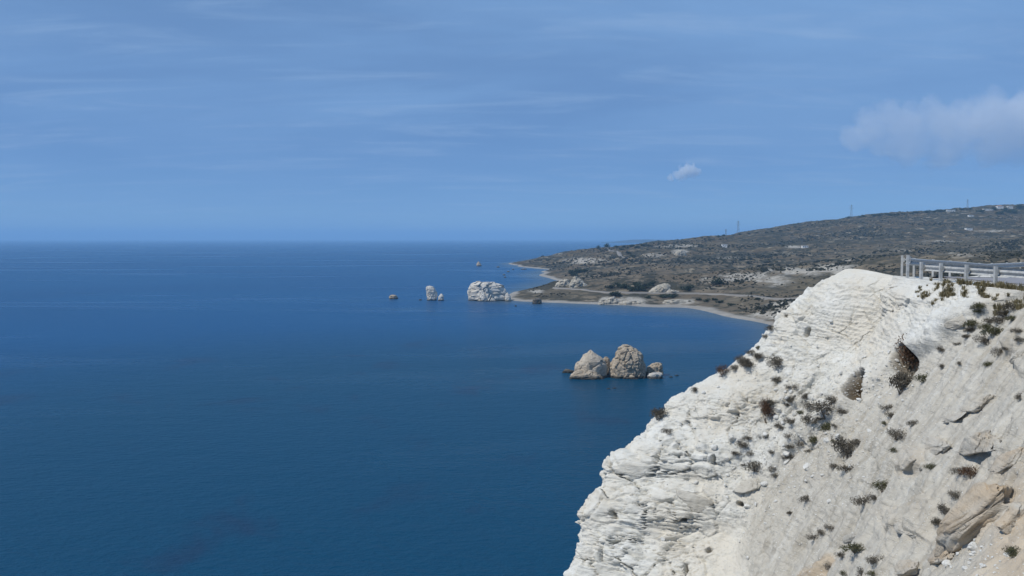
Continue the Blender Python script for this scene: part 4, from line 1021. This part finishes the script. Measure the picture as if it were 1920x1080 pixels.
def scrub_field():
    V, F = [], []; n = 0
    import itertools
    for _, loc, size in cand[280:]:
        m = 12; r = rng
        q = r.normal(size=(m, 3)); q /= np.linalg.norm(q, axis=1, keepdims=True); q[:, 2] = np.abs(q[:, 2]) * 0.7
        a = r.normal(size=(m, 3)); a /= np.linalg.norm(a, axis=1, keepdims=True); b = np.cross(a, q); b /= np.linalg.norm(b, axis=1, keepdims=True) + 1e-9
        s = size * 0.42; c = q * size * 0.5 + np.array(loc)
        V.append(np.stack([c - a * s, c - b * s, c + a * s, c + b * s], 1).reshape(-1, 3))
    V = np.concatenate(V); F = np.arange(len(V)).reshape(-1, 4)
    o = obj('hill_scrub', mesh_of('hill_scrub', V, F, M['scrub'], False))
    tag(o, 'scattered low dark scrub over the far headland', 'scrub', kind='stuff')
scrub_field()
TREE = [leaf_cloud('crown', 420, 0.11, M['tree'], 500 + k, 0.85, 8, 0.1, 0.45, 0.8) for k in range(3)]
def trunk_mesh():
    mb = MB(); mb.bar((0, 0, -0.3), (0.02, 0, 0.3), 0.05, 0.035, 7)
    for k in range(4):
        t = k * 1.6; mb.bar((0.02, 0, 0.25), (0.3 * math.cos(t), 0.3 * math.sin(t), 0.6), 0.028, 0.012, 5)
    return mb.me('trunk', M['bark'])
TRUNK = trunk_mesh()
def tree(px, py, wpx, label, group, tall=1.0):
    loc, nr, dist = hit(HEAD, px, py)
    k = 0
    while loc is None and k < 12: py += 1; k += 1; loc, nr, dist = hit(HEAD, px, py)
    if loc is None: return
    s = wpx / FPX * dist * 0.85
    r_ = empty('tree', loc); r_.scale = (s, s, s * tall); r_.rotation_euler = (0, 0, random.uniform(0, 6.28))
    obj('crown', random.choice(TREE), r_); obj('trunk', TRUNK, r_)
    tag(r_, label, 'tree', group)
tree(1122, 466, 6, 'left of two lone trees on the headland skyline', 'lone trees on the skyline', 1.2)
tree(1138, 464, 8, 'right, bigger of two lone trees on the headland skyline', 'lone trees on the skyline', 1.2)
tree(1290, 544, 18, 'round dark tree right of the big pale outcrop by the road', 'single trees', 0.8)
tree(1345, 532, 20, 'dark spreading tree in the gully below the chalk crest', 'single trees', 0.7)
tree(1153, 555, 20, 'dark bushy tree above the boulder heap on the beach', 'single trees', 0.7)
for (x, y, s), o_, r_ in rows_of([(1172, 541, 16), (1186, 545, 18), (1200, 545, 18), (1210, 540, 16), (1145, 540, 14), (1222, 535, 14), (1195, 536, 14), (1160, 538, 14)], ['only']):
    tree(x, y, s, 'dark tree in the grove left of the big pale outcrop, %s from the left' % o_, 'grove by the outcrop', 0.75)
for (x, y, s), o_, r_ in rows_of([(1072, 514, 14), (1084, 512, 16), (1095, 510, 14), (1078, 518, 12)], ['only']):
    tree(x, y, s, 'dark tree in the small grove above the spit, %s from the left' % o_, 'grove above the spit', 0.7)
for (x, y, s), o_, r_ in rows_of([(1185, 463, 9), (1195, 465, 9), (1178, 475, 8), (1186, 482, 8), (1165, 469, 8), (1205, 462, 8), (1170, 464, 7), (1156, 464, 7), (1214, 461, 7)], ['only']):
    tree(x, y, s, 'dark tree of the copse near the hill road, %s from the left' % o_, 'copse by the hill road', 0.75)
for (x, y, s), o_, r_ in rows_of([(1245, 558, 14), (1262, 558, 16), (1215, 559, 10), (1420, 562, 9), (1436, 562, 9), (1310, 563, 10), (1325, 566, 12), (1350, 568, 12), (1370, 573, 10), (1340, 563, 10)], ['only']):
    tree(x, y, s, 'low dark tree between coast road and beach, %s from the left' % o_, 'trees between road and beach', 0.65)
for k, (x, y) in enumerate([(1595 + 14 * k + random.uniform(-4, 4), 409 - 1.0 * k) for k in range(17)]):
    tree(x, y, random.uniform(6, 10), 'dark tree in the line along the hilltop, %s from the left' % ORD[k], 'trees along the hilltop', 0.6)
for k, (x, y) in enumerate([(1300 + 15 * k + random.uniform(-4, 4), 448 - 1.3 * k) for k in range(14)]):
    tree(x, y, random.uniform(4, 7), 'small dark tree on the lower ridge skyline, %s from the left' % ORD[k], 'trees along the lower ridge', 0.6)
for (x, y, s), o_, r_ in rows_of([(1885, 396, 10), (1912, 392, 12), (1862, 394, 9), (1900, 400, 12), (1840, 398, 10), (1875, 402, 11)], ['only']):
    tree(x, y, s, 'dark tree around the white hilltop villas, %s from the left' % o_, 'trees round the villas', 0.8)

# ------------------------------------------------------------------ houses and pylons on the hill
def house(px, py, wm, dm, hm, label, storeys=1, pitched=False):
    loc, nr, dist = hit(HEAD, px, py)
    k = 0
    while loc is None and k < 12: py += 1; k += 1; loc, nr, dist = hit(HEAD, px, py)
    if loc is None: return
    r_ = empty('house', loc)
    mb = MB(); mb.box((0, 0, hm / 2 - 1.5), wm / 2, dm / 2, hm / 2 + 1.5); wall = obj('wall', mb.me('wall', M['wall']), r_)
    mb = MB()
    if pitched:
        a, b, z = wm / 2 + .4, dm / 2 + .4, hm + 0.02
        mb.add([(-a, -b, z), (a, -b, z), (a, b, z), (-a, b, z), (-a * .5, 0, z + 2.2), (a * .5, 0, z + 2.2)], [(0, 1, 5, 4), (1, 2, 5), (2, 3, 4, 5), (3, 0, 4), (3, 2, 1, 0)])
    else:
        mb.box((0, 0, hm + 0.2), wm / 2 + .3, dm / 2 + .3, 0.19)
    obj('roof', mb.me('roof', M['roof'] if pitched else M['wall']), r_)
    n = max(2, int(wm / 3.5))
    for st in range(storeys):
        for k in range(n):
            mb = MB(); mb.box((-wm / 2 + wm * (k + .5) / n, -dm / 2 - .01, hm * (st + .55) / storeys), .6, .04, .7); obj('window', mb.me('window', M['glass']), r_)
    mb = MB(); mb.box((wm * .05, -dm / 2 - .01, 1.0), .5, .05, 1.0); obj('door', mb.me('door', M['bark']), r_)
    tag(r_, label, 'house', 'houses on the headland')
house(1874, 391, 17, 12, 7, 'white two-storey villa with a red roof at the top right skyline', 2, True)
house(1893, 391, 14, 11, 6.5, 'white flat-roofed villa right of the red-roofed one on the hilltop', 2)
house(1852, 394, 26, 12, 3.6, 'long low pale building just below the hilltop villas', 1)
house(1782, 396, 24, 10, 4, 'low pale building on the skyline left of the villas', 1)
house(1816, 431, 14, 9, 4, 'white cottage alone halfway up the hill on the right', 1)
house(1358, 463, 10, 8, 5, 'small white house alone on the left of the hillside', 1)
house(1509, 465, 11, 8, 4, 'small white house alone in the middle of the hillside', 1)
house(1820, 406, 13, 8, 3.5, 'small pale house under the hilltop tree line', 1)
def pylon(px, py, hpx, label):
    loc, nr, dist = hit(HEAD, px, py)
    k = 0
    while loc is None and k < 12: py += 1; k += 1; loc, nr, dist = hit(HEAD, px, py)
    if loc is None: return
    H = hpx / FPX * dist; r_ = empty('pylon', loc); b = H * 0.09; t = H * 0.018
    mb = MB()
    for sx in (-1, 1):
        for sy in (-1, 1):
            mb.bar((sx * b, sy * b, -1.5), (sx * t, sy * t, H), 0.17, 0.12, 4)
    obj('mast', mb.me('mast', M['pylon']), r_)
    mb = MB(); n = 9
    for k in range(n):
        z0, z1 = H * k / n, H * (k + 1) / n; w0, w1 = b + (t - b) * k / n, b + (t - b) * (k + 1) / n
        for s in (-1, 1):
            mb.bar((-w0, s * w0, z0), (w1, s * w1, z1), 0.08, 0.08, 4); mb.bar((w0, s * w0, z0), (-w1, s * w1, z1), 0.08, 0.08, 4)
            mb.bar((s * w0, -w0, z0), (s * w1, w1, z1), 0.08, 0.08, 4)
    obj('bracing', mb.me('bracing', M['pylon']), r_)
    for f, l in ((.72, .17), (.83, .14), (.94, .11)):
        mb = MB(); mb.bar((-H * l, 0, H * f), (H * l, 0, H * f), 0.13, 0.13, 4); mb.bar((-H * l, 0, H * f), (0, 0, H * (f + .05)), 0.08, 0.08, 4); mb.bar((H * l, 0, H * f), (0, 0, H * (f + .05)), 0.08, 0.08, 4)
        obj('crossarm', mb.me('crossarm', M['pylon']), r_)
    tag(r_, label, 'pylon', 'power pylons on the ridge')
pylon(1384, 440, 25, 'steel lattice pylon on the ridge, tallest of the left two')
pylon(1361, 443, 13, 'smaller lattice pylon left of the tall one on the ridge')
pylon(1596, 410, 24, 'lattice pylon where the hilltop tree line begins')
pylon(1814, 392, 16, 'faint lattice pylon on the skyline left of the villas')

# ------------------------------------------------------------------ clouds: real drifting vapour, well above the haze
def cloud(name, puffs, d, dens, label, seed):
    import bmesh
    pts = [(at(x, y, d), r / FPX * d) for x, y, r in puffs]
    c = sum(p for p, _ in pts) / len(pts)
    bm = bmesh.new()
    lo = np.min([p - r * 1.25 for p, r in pts], 0) - c; hi = np.max([p + r * 1.25 for p, r in pts], 0) - c
    V = [(x, y, z) for x in (lo[0], hi[0]) for y in (lo[1], hi[1]) for z in (lo[2], hi[2])]
    me = mesh_of(name, np.array(V), [(0, 1, 3, 2), (4, 6, 7, 5), (0, 4, 5, 1), (2, 3, 7, 6), (0, 2, 6, 4), (1, 5, 7, 3)], None, False)
    m = NT('cloud_vapour'); m.n.remove(m.b)
    p = m.coord('Object')
    n1 = m.noise(p, 7.0 / float(hi[0] - lo[0]), 8, 0.66, 0.2)
    f = None
    for q, r in pts:
        s = m.n.new('ShaderNodeVectorMath'); s.operation = 'DISTANCE'; m.l.new(p, s.inputs[0]); s.inputs[1].default_value = tuple(q - c)
        v = m.math('SUBTRACT', 1.0, m.math('DIVIDE', s.outputs['Value'], float(r)))
        f = v if f is None else m.math('MAXIMUM', f, v)
    f = m.math('ADD', f, m.math('MULTIPLY', m.math('SUBTRACT', n1, 0.5), 2.2))
    de = m.math('MULTIPLY', m.ramp(f, 0.1, 0.42), dens)
    v = m.n.new('ShaderNodeVolumePrincipled'); v.inputs['Color'].default_value = (0.93, 0.965, 1, 1); v.inputs['Anisotropy'].default_value = 0.0
    m.l.new(de, v.inputs['Density']); m.l.new(v.outputs[0], m.out.inputs['Volume'])
    me.materials.append(m.m)
    o = obj(name, me, None, c)
    tag(o, label, 'cloud', kind='stuff')
cloud('cumulus_cloud', [(1608, 262, 34), (1640, 240, 46), (1668, 215, 40), (1700, 228, 55), (1745, 222, 50), (1790, 240, 62), (1850, 225, 66), (1900, 240, 70), (1700, 268, 45), (1780, 276, 45), (1860, 272, 50), (1650, 272, 34), (1960, 230, 80), (2040, 240, 80)], 9000, 0.0020, 'wide grey cumulus bank above the hill at right', 1)
cloud('cumulus_cloud', [(1292, 319, 17), (1282, 323, 16), (1271, 328, 12), (1302, 322, 13), (1258, 333, 8)], 9500, 0.012, 'single small white puff of cloud left of the bank', 2)

# ------------------------------------------------------------------ haze: the sea air
def build_haze():
    V = [(x, y, z) for x in (-80000, 80000) for y in (-3000, 95000) for z in (-12, 330)]
    me = mesh_of('haze', np.array(V, float), [(0, 1, 3, 2), (4, 6, 7, 5), (0, 4, 5, 1), (2, 3, 7, 6), (0, 2, 6, 4), (1, 5, 7, 3)], None, False)
    m = NT('sea_haze'); m.n.remove(m.b)
    v = m.n.new('ShaderNodeVolumePrincipled'); v.inputs['Color'].default_value = (0.40, 0.70, 1.0, 1); v.inputs['Density'].default_value = 8.5e-5
    m.l.new(v.outputs[0], m.out.inputs['Volume']); me.materials.append(m.m)
    tag(obj('haze', me), 'thin blue sea haze softening the far coast and horizon', kind='stuff')
build_haze()
